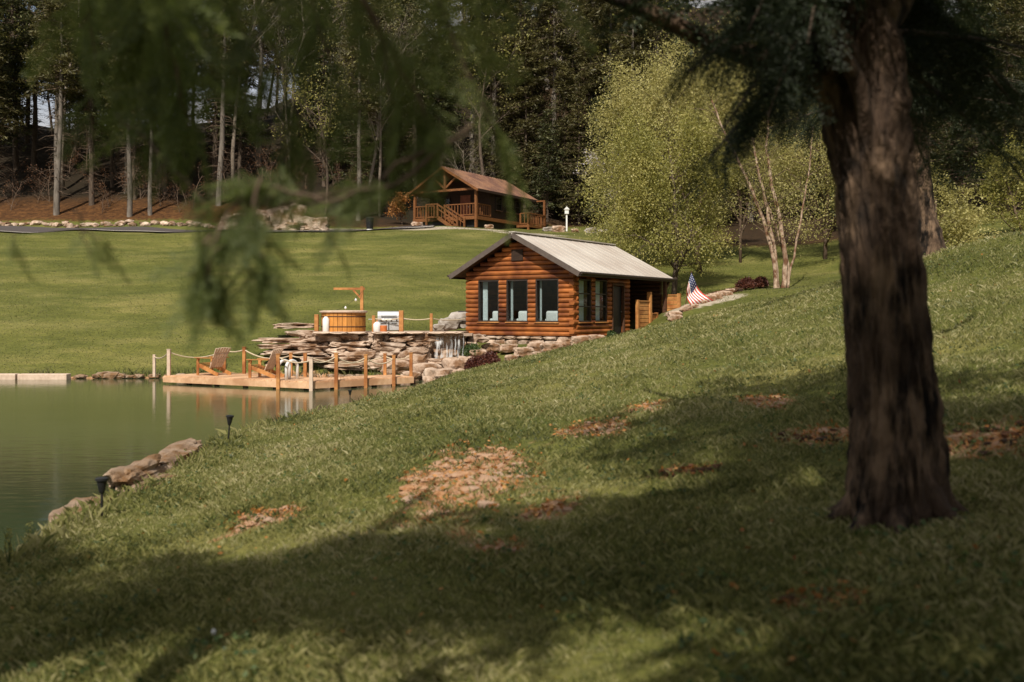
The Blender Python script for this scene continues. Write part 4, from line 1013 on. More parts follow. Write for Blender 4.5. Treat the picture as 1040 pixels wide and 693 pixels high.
# -- the wood on the hill: a few kinds, copied
def protos():
    out = {}
    L = []
    for s, (hh, z0, lm, nb, per, lw, tr) in enumerate(((21, 8, 3.0, 150, 14, .40, .26), (24, 11, 2.7, 140, 14, .40, .28), (18, 5, 3.2, 160, 14, .38, .24), (22, 6.5, 2.6, 170, 12, .38, .22))):
        tb, tw, lv = conifer_mesh(hh, z0, lm, nb, per, lw, 11+s, dead=.45, trunk_r=tr)
        t = thing('pine_tree', 'x', 'tree'); tb.build('trunk', M['bark2' if s != 1 else 'bark3'], t, smooth=True); tw.build('branches', M['twig'], t)
        npmesh('crown', lv, qf(len(lv)//4), M['pine' if s % 2 == 0 else 'pine2'], t); L.append(t)
    out['pine'] = L; L = []
    for s in range(3):
        tb, tw, lv = conifer_mesh(13+2*s, 1.2, 2.7, 170, 11, .34, 31+s, dead=.1, droop=.1, trunk_r=.15)
        t = thing('layered_tree', 'x', 'tree'); tb.build('trunk', M['bark2'], t, smooth=True); tw.build('branches', M['twig'], t)
        npmesh('crown', lv, qf(len(lv)//4), M['pine2' if s else 'pine'], t); L.append(t)
    out['layer'] = L; L = []
    for s in range(4):
        mb, tips = branch_tree(51+s, 17+2*s, .17, .5, levels=3, start=.45, kids=(9, 4, 4), up=.8)
        t = thing('bare_tree', 'x', 'tree'); mb.build('trunk', M['deadtwig' if s % 2 else 'bark2'], t, smooth=True)
        lv = leaves_at(tips, 2, .35, .22, .12); npmesh('crown', lv, qf(len(lv)//4), M['pine2' if s % 2 else 'spring'], t); L.append(t)
    out['bare'] = L; L = []
    for s in range(3):
        mb, tips = branch_tree(151+s, 3.4+s*.8, .035, .55, levels=2, start=.1, kids=(9, 4, 4), up=.6)
        t = thing('brush', 'x', 'brush'); mb.build('stems', M['twig'], t)
        lv = leaves_at(tips, 2, .12, .09, .045); npmesh('leaves', lv, qf(len(lv)//4), M['rust'], t); L.append(t)
    out['brush'] = L
    return out
PR = protos(); used = set()
def plant_tree(kind, i, x, y, sc_, label, group=None, rz=None, name=None):
    src = PR[kind][i % len(PR[kind])]
    o = src if (kind, i % len(PR[kind])) not in used else copy_tree(src); used.add((kind, i % len(PR[kind])))
    o.location = (x, y, h(x, y)-.1); o.rotation_euler = (random.gauss(0, .015), random.gauss(0, .015), random.uniform(0, 6.28) if rz is None else rz)
    o.scale = (sc_, sc_, sc_*random.uniform(.95, 1.1)); o['label'] = label
    if 'group' in o.keys(): del o['group']
    if group: o['group'] = group
    return o
# single trees one can pick out by their trunks at the edge of the wood
edge = [(58, 222, 84, .95, 'pale trunked pine standing alone at the far left edge of the wood', 1), (131, 223, 83.5, .85, 'straight grey trunked pine in the orange leaf litter, second from the left', 1),
        (153, 223, 84, .7, 'pale forked looking trunk just right of the straight grey one', 1), (222, 208, 88, 1.0, 'leaning pale trunked pine left of the tan road rocks', 1), (480, 205, 100, 1.0, 'tall pine with a pale streaked trunk behind the porch cabin ridge', 1), (622, 200, 92, 1.0, 'slender grey trunk rising above the white blossom', 1),
        (560, 205, 96, 1.05, 'tall pale trunked pine behind the right end of the porch cabin', 1)]
for (px, py, Y, s, lab, k) in edge:
    plant_tree('pine', k, (px-CX)/F0*Y, Y, s, lab)
taken = [((px-CX)/F0*Y, Y) for (px, py, Y, s, lab, k) in edge]
def free(x, y, d):
    for (a, b) in taken:
        if (a-x)**2+(b-y)**2 < d*d: return False
    taken.append((x, y)); return True
cnt = 0; tries = 0
rr = random.Random(5)
while cnt < 235 and tries < 9000:
    tries += 1
    Y = rr.choice((rr.uniform(84, 100), rr.uniform(95, 125), rr.uniform(110, 150))); px = rr.choice((rr.uniform(-70, 1120), rr.uniform(-70, 640))); x = (px-CX)/F0*Y
    if px < 320 and Y < 88 and rr.random() < .6: continue
    if 395 < px < 600 and Y < 95: continue
    if px < 330 and Y > 128: continue
    if not free(x, Y, 2.4): continue
    u = rr.random()
    if px < 320: kind = ('pine' if u < .5 else 'bare') if Y < 100 else ('pine' if u < .35 else ('layer' if u < .6 else 'bare'))
    elif px < 640: kind = 'pine' if u < .42 else ('layer' if u < .70 else 'bare')
    else: kind = 'pine' if u < .5 else 'layer'
    if kind == 'layer' and Y > 125: kind = 'pine'
    lab, grp = {'pine': ('tall dark pine crowded into the wood on the hillside behind the cabins', 'dark pines in the hillside wood'),
           'layer': ('dark green tree with low layered branches in the wood behind the cabins', 'layered trees in the hillside wood'),
           'bare': ('thin nearly bare tree with sparse spring leaf among the pines of the wood', 'thin bare trees in the hillside wood')}[kind]
    plant_tree(kind, rr.randrange(4), x, Y, rr.uniform(.8, 1.2)*(1.0 if Y < 120 else 1.15), lab, grp); cnt += 1
for i, (px, Y, s_) in enumerate(((556, 91, .8), (572, 93, .95), (588, 90, .8), (604, 92, .9), (618, 88, .8), (634, 91, 1.0), (580, 97, 1.1), (610, 98, 1.1), (540, 97, 1.0), (395, 93, .8), (380, 96, .9), (410, 97, .9), (650, 86, .9), (522, 99, 1.0), (500, 99, 1.0))):
    plant_tree('layer', i, (px-CX)/F0*Y, Y, s_, 'short dark layered evergreen at the foot of the wood close round the porch cabin', 'short evergreens round the porch cabin')
for i in range(46):
    px = rr.uniform(-20, 400); Y = rr.uniform(83, 98)
    plant_tree('brush', i, (px-CX)/F0*Y, Y, rr.uniform(.7, 1.5), 'low rusty leafed brush on the orange forest floor under the pines', 'rusty brush along the edge of the wood')
# dark trees closing the right side, nearer
for i, (px, Y, k, s) in enumerate(((868, 74, 'layer', 1.0), (905, 78, 'pine', .9), (945, 80, 'layer', 1.1), (985, 76, 'layer', 1.0), (1022, 70, 'layer', 1.0), (1060, 74, 'pine', 1.0), (1000, 86, 'pine', 1.0), (925, 90, 'pine', 1.0), (1090, 66, 'layer', 1.0), (820, 84, 'layer', 1.1), (770, 86, 'layer', 1.1), (720, 84, 'layer', 1.0), (670, 82, 'layer', .9), (640, 86, 'pine', 1.0))):
    plant_tree(k, i, (px-CX)/F0*Y, Y, s, 'shaded dark green tree at the edge of the wood on the right of the lawn', 'shaded trees along the right edge of the lawn')

# -- big light green tree right of the cabin
def leafy(name, label, x, y, hgt, tr, mat, barkm, seed, per=10, spread=.45, levels=4, start=.2, kids=(8, 5, 4, 3), lean=(0, 0), ln=.14, sp=.28, cat='tree', up=.5, extra=None, squash=1.0):
    t = thing(name, label, cat, (x, y, h(x, y)-.05))
    mb, tips = branch_tree(seed, hgt, tr, spread, levels, start, lean, kids, up)
    t.scale = (squash, squash, 1)
    mb.build('trunk', barkm, t, smooth=True)
    lv = leaves_at(tips, per, sp, ln, ln*.55, .7); npmesh('crown', lv, qf(len(lv)//4), mat, t)
    return t
leafy('maple_tree', 'broad light green tree with a dark trunk just behind the log cabin roof end', (684-CX)/F0*50.5, 50.5, 10.5, .19, M['spring'], M['bark2'], 201, squash=.80, per=24, start=.12, kids=(17, 5, 5), spread=.62, levels=3, ln=.135, sp=.38, up=.2)
leafy('young_tree', 'taller loose yellow green tree standing behind the broad one', (712-CX)/F0*58, 58, 13.6, .17, M['spring2'], M['twig'], 207, squash=.92, per=26, start=.14, kids=(18, 5, 5), spread=.55, levels=3, ln=.135, sp=.42, up=.3)
leafy('young_tree', 'pale green leafy tree behind the birch, left of the big dark trunk', (838-CX)/F0*60, 60, 14.0, .16, M['spring2'], M['twig'], 213, squash=.8, per=28, start=.10, kids=(17, 5, 5), spread=.58, levels=3, ln=.135, sp=.42, up=.2)
leafy('young_tree', 'thin yellow green tree between the broad one and the birch', (752-CX)/F0*62, 62, 14.5, .15, M['spring2'], M['twig'], 219, squash=.7, per=24, start=.12, kids=(15, 5, 5), spread=.5, levels=3, ln=.17, sp=.3, up=.3)
leafy('low_shrub_tree', 'rounded pale yellow green bush on the lawn edge between the two dark trunks', (955-CX)/F0*44, 44, 4.6, .08, M['spring2'], M['twig'], 225, per=9, start=.05, kids=(12, 5, 4), spread=.6, levels=3, ln=.12, sp=.16, cat='bush')
leafy('low_shrub_tree', 'dim green bush at the right edge of the photo beyond the lawn', (1040-CX)/F0*52, 52, 5.0, .08, M['spring'], M['twig'], 226, per=8, start=.05, kids=(12, 5, 4), spread=.6, levels=3, ln=.13, sp=.2, cat='bush')
leafy('blossom_tree', 'small tree covered in white blossom left of the light green tree', (622-CX)/F0*70, 70, 7.4, .07, M['blossom'], M['bark3'], 231, per=2, start=.5, kids=(7, 4, 3), spread=.6, levels=3, ln=.16, sp=.12)
leafy('bare_sapling', 'bare grey brown sapling above the porch cabin ridge', (478-CX)/F0*93, 93, 9, .08, M['pine2'], M['deadtwig'], 233, per=1, start=.25, kids=(12, 5, 4), spread=.5, levels=3, ln=.1)
leafy('rusty_shrub', 'orange brown leafed bush at the left end of the porch', (409-CX)/F0*84, 84, 3.2, .05, M['litter'], M['twig'], 234, per=3, start=.1, kids=(8, 4, 3), spread=.5, levels=3, ln=.16, sp=.12, cat='bush')
# birch clump: leaning pale stems
bx, by = (793-CX)/F0*48, 48.0; bz = h(bx, by)
bt = thing('birch_clump', 'clump of leaning pale peeling birch stems in light leaf on the lawn', 'tree', (bx, by, bz-.1))
def px_path(pts, Y): return [P(a, b, Y)-Vector((bx, by, bz-.1)) for a, b in pts]
alltips = []
for i, (pts, r0) in enumerate((([(789, 300), (786, 262), (775, 222), (757, 178), (736, 136), (722, 100)], .12), ([(790, 300), (787, 258), (779, 212), (768, 165), (760, 120)], .12), ([(795, 300), (798, 266), (793, 228), (784, 190), (778, 150), (782, 110)], .14), ([(800, 298), (800, 268), (790, 236), (776, 200), (770, 175)], .10), ([(797, 300), (806, 262), (815, 215), (822, 170), (826, 128)], .07))):
    pts = px_path(pts, 48+.25*i); mb = MB(); n = len(pts)
    fine = []
    for a, b in zip(pts, pts[1:]):
        for k in range(5): fine.append(a.lerp(b, k/5)+Vector((random.gauss(0, .018), 0, 0)))
    fine.append(pts[-1]); mb.tube(fine, [r0*(1-.75*k/len(fine)) for k in range(len(fine))], 10); mb.build('trunk', M['birch'], bt, smooth=True)
    tw = MB()
    for k in range(8, len(fine), 1):
        for q in range(2):
            az = random.random()*6.28; L = random.uniform(.8, 2.0)*(1.2-.5*k/len(fine)); d = Vector((cos(az), sin(az), random.uniform(.2, .9))); e = fine[k]+d*L
            tw.tube([fine[k], fine[k]+d*L*.5+Vector((0, 0, .05)), e], [.02, .012, .004], 3, cap=False)
            for s in np.linspace(.3, 1, 6): alltips.append(tuple(fine[k].lerp(e, s)))
    tw.build('branches', M['twig'], bt)
lv = leaves_at(np.array(alltips), 5, .16, .10, .055, .7); npmesh('crown', lv, qf(len(lv)//4), M['spring2'], bt)

# ------------------------------------------------------------------ the two big trunks
def bark_trunk(name_parent, pts, rad, mat, nr, nl, amp, seed, name='trunk'):
    pts = [Vector(p) for p in pts]; V = []; m = len(pts)-1
    for i in range(nl+1):
        t = i/nl*m; k = min(m-1, int(t)); f = t-k
        p0, p1, p2, p3 = pts[max(k-1, 0)], pts[k], pts[k+1], pts[min(k+2, m)]
        c = .5*((2*p1)+(p2-p0)*f+(2*p0-5*p1+4*p2-p3)*f*f+(3*p1-p0-3*p2+p3)*f**3); r = rad[k]+(rad[k+1]-rad[k])*f
        for j in range(nr):
            a = 2*pi*j/nr; q = Vector((cos(a)*7*r/.3, sin(a)*7*r/.3, c.z*1.1+seed))
            w = Vector((noise.noise(q*.7), noise.noise(q*.7+Vector((9, 0, 0))), 0))*1.2
            n1 = noise.noise(Vector((q.x*1.5, q.y*1.5, c.z*3.4))+w); n2 = noise.noise(Vector((q.x*4, q.y*4, c.z*9)))
            d = (1-abs(n1)*3.2)*-.5+n2*.35; fl = 1+.05*sin(a*3+seed)+.03*sin(a*5+2*seed)
            V.append((c.x+cos(a)*(r*fl+amp*d), c.y+sin(a)*(r*fl+amp*d), c.z))
    idx = np.arange((nl+1)*nr).reshape(nl+1, nr); nxt = np.roll(idx, -1, 1)
    Fq = np.stack([idx[:-1], nxt[:-1], nxt[1:], idx[1:]], -1).reshape(-1, 4)
    return npmesh(name, V, Fq, mat, name_parent, smooth=True)
Y1 = 6.5; b1 = hit(912, 535); 
t1o = Vector((P(912, 535, Y1).x, Y1, h(P(912, 535, Y1).x, Y1)))
big = thing('big_tree', 'nearest big tree with thick furrowed bark, in shade at the right', 'tree', t1o)
def L1(px, py, Y=Y1): return P(px, py, Y)-t1o
def Rpx(w, Y=Y1): return w/F0*Y/2
bark_trunk(big, [(0, 0, -.35), L1(914, 545)*1.0, L1(911, 500), L1(907, 430), L1(900, 350), L1(893, 260), L1(885, 180), L1(877, 120), L1(868, 60), L1(862, 10), L1(860, -80), L1(862, -200)],
           [Rpx(125), Rpx(112), Rpx(98), Rpx(88), Rpx(80), Rpx(77), Rpx(76), Rpx(84), Rpx(92), Rpx(80), Rpx(58), Rpx(50)], M['bark'], 150, 330, .036, 1.7)
for k_, a_ in enumerate((-2.6, -1.9, -1.0, -.2, .8, 2.4, 3.0)):
    mb = MB(); c_, s__ = cos(a_), sin(a_); q_ = []
    for rr_, up_ in ((.14, .26), (.23, .13), (.31, .05), (.40, .0), (.52, -.05)): q_.append((rr_*c_, rr_*s__, h(t1o.x+rr_*c_, t1o.y+rr_*s__)-t1o.z+up_))
    mb.tube(q_, [.12, .095, .07, .045, .025], 12); mb.build('root', M['bark'], big, smooth=True)
def limb(pts, rad, name='limb', nr=40, nl=70): return bark_trunk_free(big, pts, rad, name, nr, nl)
def bark_trunk_free(parent, pts, rad, name, nr, nl, mat='bark'):
    mb = MB(); P_ = [Vector(p) for p in pts]; fine = []; fr = []
    m = len(P_)-1
    for i in range(nl+1):
        t = i/nl*m; k = min(m-1, int(t)); f = t-k; p0, p1, p2, p3 = P_[max(k-1, 0)], P_[k], P_[k+1], P_[min(k+2, m)]
        c = .5*((2*p1)+(p2-p0)*f+(2*p0-5*p1+4*p2-p3)*f*f+(3*p1-p0-3*p2+p3)*f**3); fine.append(c); fr.append((rad[k]+(rad[k+1]-rad[k])*f)*(1+.10*noise.noise(c*4)))
    mb.tube(fine, fr, nr//3); return mb.build(name, M[mat], parent, smooth=True)
limb([L1(870, 110), L1(830, 80, 6.4), L1(790, 64, 6.3), L1(740, 50, 6.2), L1(690, 28, 6.1), L1(650, 8, 6.0), L1(600, -12, 5.9), L1(540, -50, 5.8)], [.15, .10, .075, .062, .052, .045, .038, .02])
limb([L1(880, 100), L1(850, 50, 6.2), L1(822, 0, 6.0), L1(800, -60, 5.8)], [.16, .11, .09, .07])
limb([L1(865, 60), L1(905, 10, 6.6), L1(940, -50, 6.7), L1(1000, -120, 6.8)], [.14, .11, .09, .05])
limb([L1(880, 150, 6.3), L1(873, 90, 6.15), L1(842, 30, 6.0), L1(828, -10, 5.9)], [.05, .05, .045, .04])
limb([L1(860, -60), L1(800, -110, 7.2), L1(700, -150, 8.2), L1(600, -180, 9.5)], [.13, .10, .06, .03])
limb([L1(860, -120), L1(930, -190, 7.5), L1(1020, -240, 8.5), L1(1120, -280, 9.5)], [.13, .10, .06, .03])
limb([L1(862, -150), L1(860, -260, 6), L1(820, -380, 5), L1(800, -520, 4.4)], [.13, .10, .06, .03])

# hemlock spray: a flat fan of twigs covered with needles
def spray_unit(seed, L=.5, ntw=20, nlen=.022, nwid=.0055, step=.007):
    r = np.random.default_rng(seed); pts = []; dirs = []
    def line(p, d, l, droop):
        k = max(2, int(l/step)); t = np.linspace(0, 1, k)[:, None]
        q = p+d*l*t+np.array((0, 0, -1))*droop*l*t*t; pts.append(q); dirs.append(np.repeat(d[None], k, 0)); return q
    main = line(np.zeros(3), np.array((1., 0, 0)), L, .35)
    for i in range(ntw):
        t = (i+1)/(ntw+1); s = 1 if i % 2 else -1; b = main[int(t*(len(main)-1))]; a = r.uniform(.6, 1.0)
        d = np.array((cos(a), s*sin(a), r.normal()*.12)); line(b, d/np.linalg.norm(d), L*.42*(1-t*.75)*r.uniform(.7, 1.2), .3)
    pt = np.concatenate(pts); dr = np.concatenate(dirs)
    pt = np.repeat(pt, 2, 0); dr = np.repeat(dr, 2, 0); n = len(pt)
    sd = np.cross(dr, np.array((0, 0, 1.))); sd /= np.linalg.norm(sd, axis=1)[:, None]+1e-9
    sg = np.where(np.arange(n) % 2, 1, -1)[:, None]
    A_ = sd*sg*.8+dr*.55+r.normal(size=(n, 3))*.25; A_ /= np.linalg.norm(A_, axis=1)[:, None]
    B_ = np.cross(A_, np.array((0, 0, 1.))+r.normal(size=(n, 3))*.5); B_ /= np.linalg.norm(B_, axis=1)[:, None]
    s = r.uniform(.7, 1.2, n)[:, None]
    return quads(pt+A_*nlen*.5*s, A_*nlen*.5*s, B_*nwid*.5)
def place_units(units, origins, dirs, scales, roll=.5):
    out = []
    for o, d, s in zip(origins, dirs, scales):
        d = np.array(d, float); d /= np.linalg.norm(d)
        up = np.array((0, 0, 1.))+rng.normal(size=3)*roll; y = np.cross(up, d); y /= np.linalg.norm(y)+1e-9; z = np.cross(d, y)
        R = np.stack([d, y, z]); u = units[rng.integers(len(units))]
        out.append((u*s)@R+np.array(o))
    return np.concatenate(out).astype(np.float32)
U_big = [spray_unit(i, L=.85, ntw=14, nlen=.055, nwid=.015, step=.024) for i in range(4)]
U_huge = [spray_unit(20+i, L=1.5, ntw=12, nlen=.17, nwid=.06, step=.10) for i in range(4)]
U_near = [spray_unit(10+i, L=.34, ntw=16, nlen=.022, nwid=.0060, step=.0065) for i in range(4)]
# crown of the big tree: boughs with sprays (pixel rows used to set out where boughs hang)
bough = MB(); O = []; Dd = []; S = []
def add_bough(a, b, n, s=1.0, sag=.15, r0=.03, t0=.12):
    a = Vector(a); b = Vector(b); L = (b-a).length; pts = []
    for i in range(7): t = i/6; q = a.lerp(b, t); q.z -= sag*L*(t*t-t*.3); pts.append(q)
    bough.tube(pts, [r0*(1-.8*i/6) for i in range(7)], 5, cap=False)
    for i in range(n):
        t = random.uniform(t0, 1.0); k = min(5, int(t*6)); q = pts[k].lerp(pts[k+1], t*6-k); d = (pts[k+1]-pts[k]).normalized(); sd = d.cross(Vector((0, 0, 1))).normalized()*random.choice((-1, 1))
        v = d*random.uniform(.3, 1)+sd*random.uniform(.3, 1)+Vector((0, 0, random.uniform(-.6, .05))); O.append(tuple(q)); Dd.append(tuple(v)); S.append(s*random.uniform(.6, 1.15))
ends = [(700, 40, 5.5), (735, 105, 6.0), (722, 140, 6.6), (765, 105, 7.2), (800, 95, 7.6), (745, 20, 6.4), (800, 45, 7.0), (780, 90, 5.8), (840, 95, 8.2),
        (930, 40, 8.0), (960, 90, 8.6), (1000, 60, 7.6), (1040, 90, 7.2), (1010, 120, 8.8), (960, 20, 7.0), (1060, 30, 6.8), (900, 60, 9), (1080, 110, 8), (940, 130, 9.5), (820, 10, 5.4), (860, -20, 8), (1000, -10, 9), (1040, 140, 9.2), (760, -10, 5.2)]
for (px, py, Y) in ends:
    a = L1(860+random.uniform(-10, 10), random.uniform(-140, 40), 6.5+random.uniform(-.1, .1)); add_bough(a, L1(px, py, Y), 23, .58)
for i in range(34):      # the rest of the crown, above the picture
    az = i*2.399; zz = random.uniform(3.6, 7.2); L = (8.6-zz)*.38+random.uniform(.4, 1.5); add_bough((L1(860, 0).x, 0, zz), (L1(860, 0).x+L*cos(az), L*sin(az), zz+random.uniform(-.2, .4)), 15 if zz < 5.4 else 7, 1.3)
for i in range(22):      # added boughs towards the viewer, unseen above the picture, to shade the trunk
    y = random.uniform(2.6, 5.6); z = 1.1*(6.5-y)+random.uniform(.7, 2.6)
    add_bough((L1(860, 0).x, 0, z+.6), (random.uniform(.9, 2.9)-t1o.x, y-t1o.y, z-t1o.z), 10, .9)
bough.build('boughs', M['bark2'], big, smooth=True)
V_ = place_units(U_big, O, Dd, S); npmesh('crown', V_, qf(len(V_)//4), M['needle2'], big)
# second big tree on the crest
x2 = (938-CX)/F0*22; t2o = Vector((x2, 22, h(x2, 22)))
sec = thing('far_dark_tree', 'second dark trunked tree standing on the crest behind the nearest one', 'tree', t2o)
def L2(px, py, Y=22): return P(px, py, Y)-t2o
bark_trunk(sec, [(0, 0, -.5), L2(936, 244), L2(932, 215), L2(928, 170), L2(922, 110), L2(916, 60), L2(912, 0), L2(908, -120), L2(905, -260)], [.62, .45, .36, .34, .33, .31, .29, .24, .15], M['bark'], 60, 200, .03, 4.2)
bough = MB(); O = []; Dd = []; S = []
for i in range(64):
    az = i*2.399; zz = random.uniform(3.6, 12.0); L = (13.5-zz)*.22+random.uniform(.3, .9); add_bough((L2(912, 0).x, 0, zz), (L2(912, 0).x+L*cos(az), L*sin(az), zz+random.uniform(-.6, .2)), 14, 1.1, r0=.05)
bough.build('boughs', M['bark2'], sec, smooth=True)
V_ = place_units(U_big, O, Dd, S); npmesh('crown', V_, qf(len(V_)//4), M['needle2'], sec)

# ------------------------------------------------------------------ hemlock hanging over the camera from the left
ho = Vector((-3.4, -1.6, h(-3.4, -1.6)))
hem = thing('hemlock_tree', 'hemlock whose drooping feathery green boughs hang blurred across the upper left', 'tree', ho)
mb = MB(); mb.tube([(0, 0, -.4), (0, 0, 2), (.05, .05, 5), (0, .1, 9), (0, 0, 13)], [.30, .24, .2, .13, .03], 14); mb.build('trunk', M['bark'], hem, smooth=True)
def LH(px, py, Y): return P(px, py, Y*1.3)-ho
bough = MB(); O = []; Dd = []; S = []
def hang(path, n, s=1.0, r0=.012, down=.55, wide=.7):
    pts = [LH(*p) for p in path]; m = len(pts)-1; fine = []
    for i in range(m*4+1):
        t = i/4; k = min(m-1, int(t)); f = t-k; fine.append(pts[k].lerp(pts[k+1], f)+Vector((random.gauss(0, .006), random.gauss(0, .006), random.gauss(0, .006))))
    bough.tube(fine, [r0*(1-.75*i/len(fine)) for i in range(len(fine))], 6, cap=False)
    for i in range(n):
        t = random.uniform(.0, .999)*(len(fine)-1); k = int(t); q = fine[k].lerp(fine[k+1], t-k); d = (fine[k+1]-fine[k]).normalized()
        sd = Vector((random.gauss(0, wide), random.gauss(0, wide), random.gauss(0, .3)))
        v = d*random.uniform(.4, 1)+sd*.6+Vector((0, 0, -down*random.uniform(.3, 1.2))); O.append(tuple(q)); Dd.append(tuple(v)); S.append(1.25*s*random.uniform(.6, 1.2))
# main boughs
hang([(-300, -300, 1.0), (-100, -160, 1.9), (100, -90, 2.3), (300, -60, 2.5), (440, -10, 2.6), (470, 60, 2.6), (500, 130, 2.6)], 12, .8, .020)
hang([(330, -60, 2.5), (380, 20, 2.5), (420, 90, 2.6), (440, 140, 2.6)], 11, .7, .010)
hang([(130, -60, 2.9), (150, 20, 3.0), (165, 80, 3.0)], 16, .9, .010)
hang([(180, -50, 3.1), (195, 20, 3.1), (205, 70, 3.1)], 13, .8, .010)
hang([(215, -60, 2.8), (240, 10, 2.8), (262, 70, 2.8)], 8, .7, .009)
hang([(300, -40, 2.8), (325, 30, 2.8), (345, 90, 2.8)], 8, .7, .009)
hang([(480, 130, 2.6), (400, 185, 2.5), (330, 205, 2.4), (280, 190, 2.35), (250, 185, 2.35)], 18, .5, .009, down=.12)
hang([(440, 150, 2.6), (370, 190, 2.5), (300, 205, 2.4), (250, 220, 2.35), (225, 250, 2.3), (205, 285, 2.3)], 13, .5, .008)
hang([(255, 190, 2.35), (247, 235, 2.35), (256, 280, 2.35)], 13, .48, .006)
hang([(250, 190, 2.35), (222, 235, 2.3), (205, 270, 2.3), (208, 295, 2.3)], 12, .45, .006)
hang([(300, 195, 2.4), (330, 225, 2.4), (345, 255, 2.4)], 4, .35, .004)
hang([(90, -40, 3.0), (95, 60, 3.0), (90, 150, 3.0)], 5, .5, .006)
hang([(60, -60, 2.6), (110, -20, 2.6), (80, 30, 2.6)], 7, .7, .007)
hang([(78, 215, 2.5), (90, 238, 2.5), (110, 244, 2.5)], 5, .32, .004); hang([(85, 235, 2.5), (88, 262, 2.5)], 2, .3, .004); hang([(15, 235, 2.5), (12, 262, 2.5)], 2, .35, .003)
hang([(470, -40, 2.9), (500, 60, 2.9), (507, 130, 2.9), (510, 180, 2.9)], 5, .35, .006)
hang([(30, -60, 2.2), (200, -50, 2.3), (380, -60, 2.4), (560, -60, 2.6)], 14, .9, .02)
hang([(120, 120, 2.9), (170, 165, 2.8), (205, 205, 2.6)], 6, .5, .006)
hang([(150, -50, 2.7), (170, 30, 2.7), (185, 95, 2.7), (190, 130, 2.7)], 14, .8, .009)
hang([(110, -50, 3.2), (125, 20, 3.2), (135, 110, 3.2)], 10, .8, .008)
hang([(250, -50, 3.0), (275, 40, 3.0), (300, 110, 3.0), (310, 150, 3.0)], 10, .7, .008)
hang([(350, -50, 2.7), (385, 40, 2.7), (400, 110, 2.7), (395, 150, 2.7)], 10, .7, .009)
hang([(262, 180, 2.3), (262, 230, 2.3), (268, 270, 2.3), (272, 300, 2.3)], 11, .42, .006, wide=.4)
hang([(215, 240, 2.3), (205, 270, 2.3), (215, 300, 2.3)], 7, .40, .005, wide=.4)
bough.build('limb', M['twig'], hem, smooth=True)
V_ = place_units(U_near, O, Dd, S, roll=.8); npmesh('foliage', V_, qf(len(V_)//4), M['needle'], hem)
# its unseen upper crown, shaped for its shade, and neighbours that shade the foreground
bough = MB(); O = []; Dd = []; S = []
for i in range(130):
    y = random.uniform(-3.2, 2.0); z = random.uniform(1.1*(3.2-y)+1.35, 1.1*(7.6-y)-1.3); x = random.uniform(-5.0, 2.0)
    e = Vector((x, y, z))-ho; st_ = Vector((0, 0, max(6.9-ho.z, e.z+random.uniform(-.3, .3)))); add_bough(st_, e, 9, .62, r0=.04, sag=.0, t0=.35)
bough.build('upper_boughs', M['bark2'], hem, smooth=True)
V_ = place_units(U_huge, O, Dd, S); npmesh('upper_crown', V_, qf(len(V_)//4), M['needle2'], hem)
def shade_tree(x, y, hgt, r, z0, nb, label):
    o = Vector((x, y, h(x, y))); t = thing('shade_tree', label, 'tree', o)
    global bough, O, Dd, S
    bough = MB(); O = []; Dd = []; S = []
    mb = MB(); mb.tube([(0, 0, -.4), (0, 0, hgt*.3), (.1, .1, hgt*.6), (0, 0, hgt)], [.34, .28, .18, .03], 14); mb.build('trunk', M['bark'], t, smooth=True)
    for i in range(nb):
        az = i*2.399; f = random.random(); zz = z0+(hgt-z0)*f; L = r*(1-f**1.6)+random.uniform(.3, .9); add_bough((0, 0, zz), (L*cos(az), L*sin(az), zz+random.uniform(-.3, .3)), 8, .8, r0=.05)
    bough.build('boughs', M['bark2'], t, smooth=True); V_ = place_units(U_huge, O, Dd, S); npmesh('crown', V_, qf(len(V_)//4), M['needle2'], t)
shade_tree(3.9, -1.8, 13.0, 3.0, 4.2, 135, 'tall dark tree behind the viewer, shading the middle of the slope')
shade_tree(1.1, -4.8, 13.6, 2.5, 6.6, 130, 'slim dark tree right behind the viewer, shading the nearest grass')
shade_tree(6.0, -1.6, 12.0, 2.6, 4.6, 80, 'dark tree beside the viewer to the right, shading the lower right grass')
shade_tree(9.5, -3.5, 12.5, 3.4, 6.0, 60, 'tall dark tree behind the viewer to the right, shading the slope by the big trunk')
shade_tree(-7.2, -1.5, 11.5, 2.8, 5.5, 75, 'tall dark tree behind the viewer on the pond side')

# ------------------------------------------------------------------ grass, leaf litter, weeds
def blades(n, x, y, hh, wd, lean=.5, zoff=-.01):
    z = H(x, y)+zoff; az = rng.uniform(0, 2*pi, n); ln = rng.normal(0, lean, (n, 2))*hh[:, None]
    b = np.c_[x, y, z]; s = np.c_[np.cos(az), np.sin(az), np.zeros(n)]*wd[:, None]/2
    V = np.empty((n, 4, 3), np.float32)
    mid = b+np.c_[ln*.35, hh*.6]; tip = b+np.c_[ln, hh*rng.uniform(.75, 1, n)]
    V[:, 0] = b-s; V[:, 1] = b+s; V[:, 2] = mid+s*.8; V[:, 3] = tip
    return V.reshape(-1, 3)
def scatter(n, y0, y1, pad=1.15, p=1.0):
    y = (y0**p+(y1**p-y0**p)*rng.random(n))**(1/p); x = rng.uniform(-.53*pad, .53*pad, n)*y; return x, y
x, y = scatter(430000, 2.8, 33, p=.75); ok = (pond_sd(x, y) < -.05) & (clay_w(x, y)+.45*rng.normal(size=len(x)) < .70) & (Nnear(x, y) > -5)
bald = (np.sin(x*1.9+np.sin(y*1.1)*1.5)*np.cos(y*1.4+x*.5)+.6*np.sin(x*4.1-y*3.3)); ok &= rng.random(len(x)) < np.clip(1.0-.35*(bald > .9), 0, 1)
x, y = x[ok], y[ok]
tuft = .75+.35*np.clip(lump(x, y, 1.3, .7)*.6, -1, 1.2)
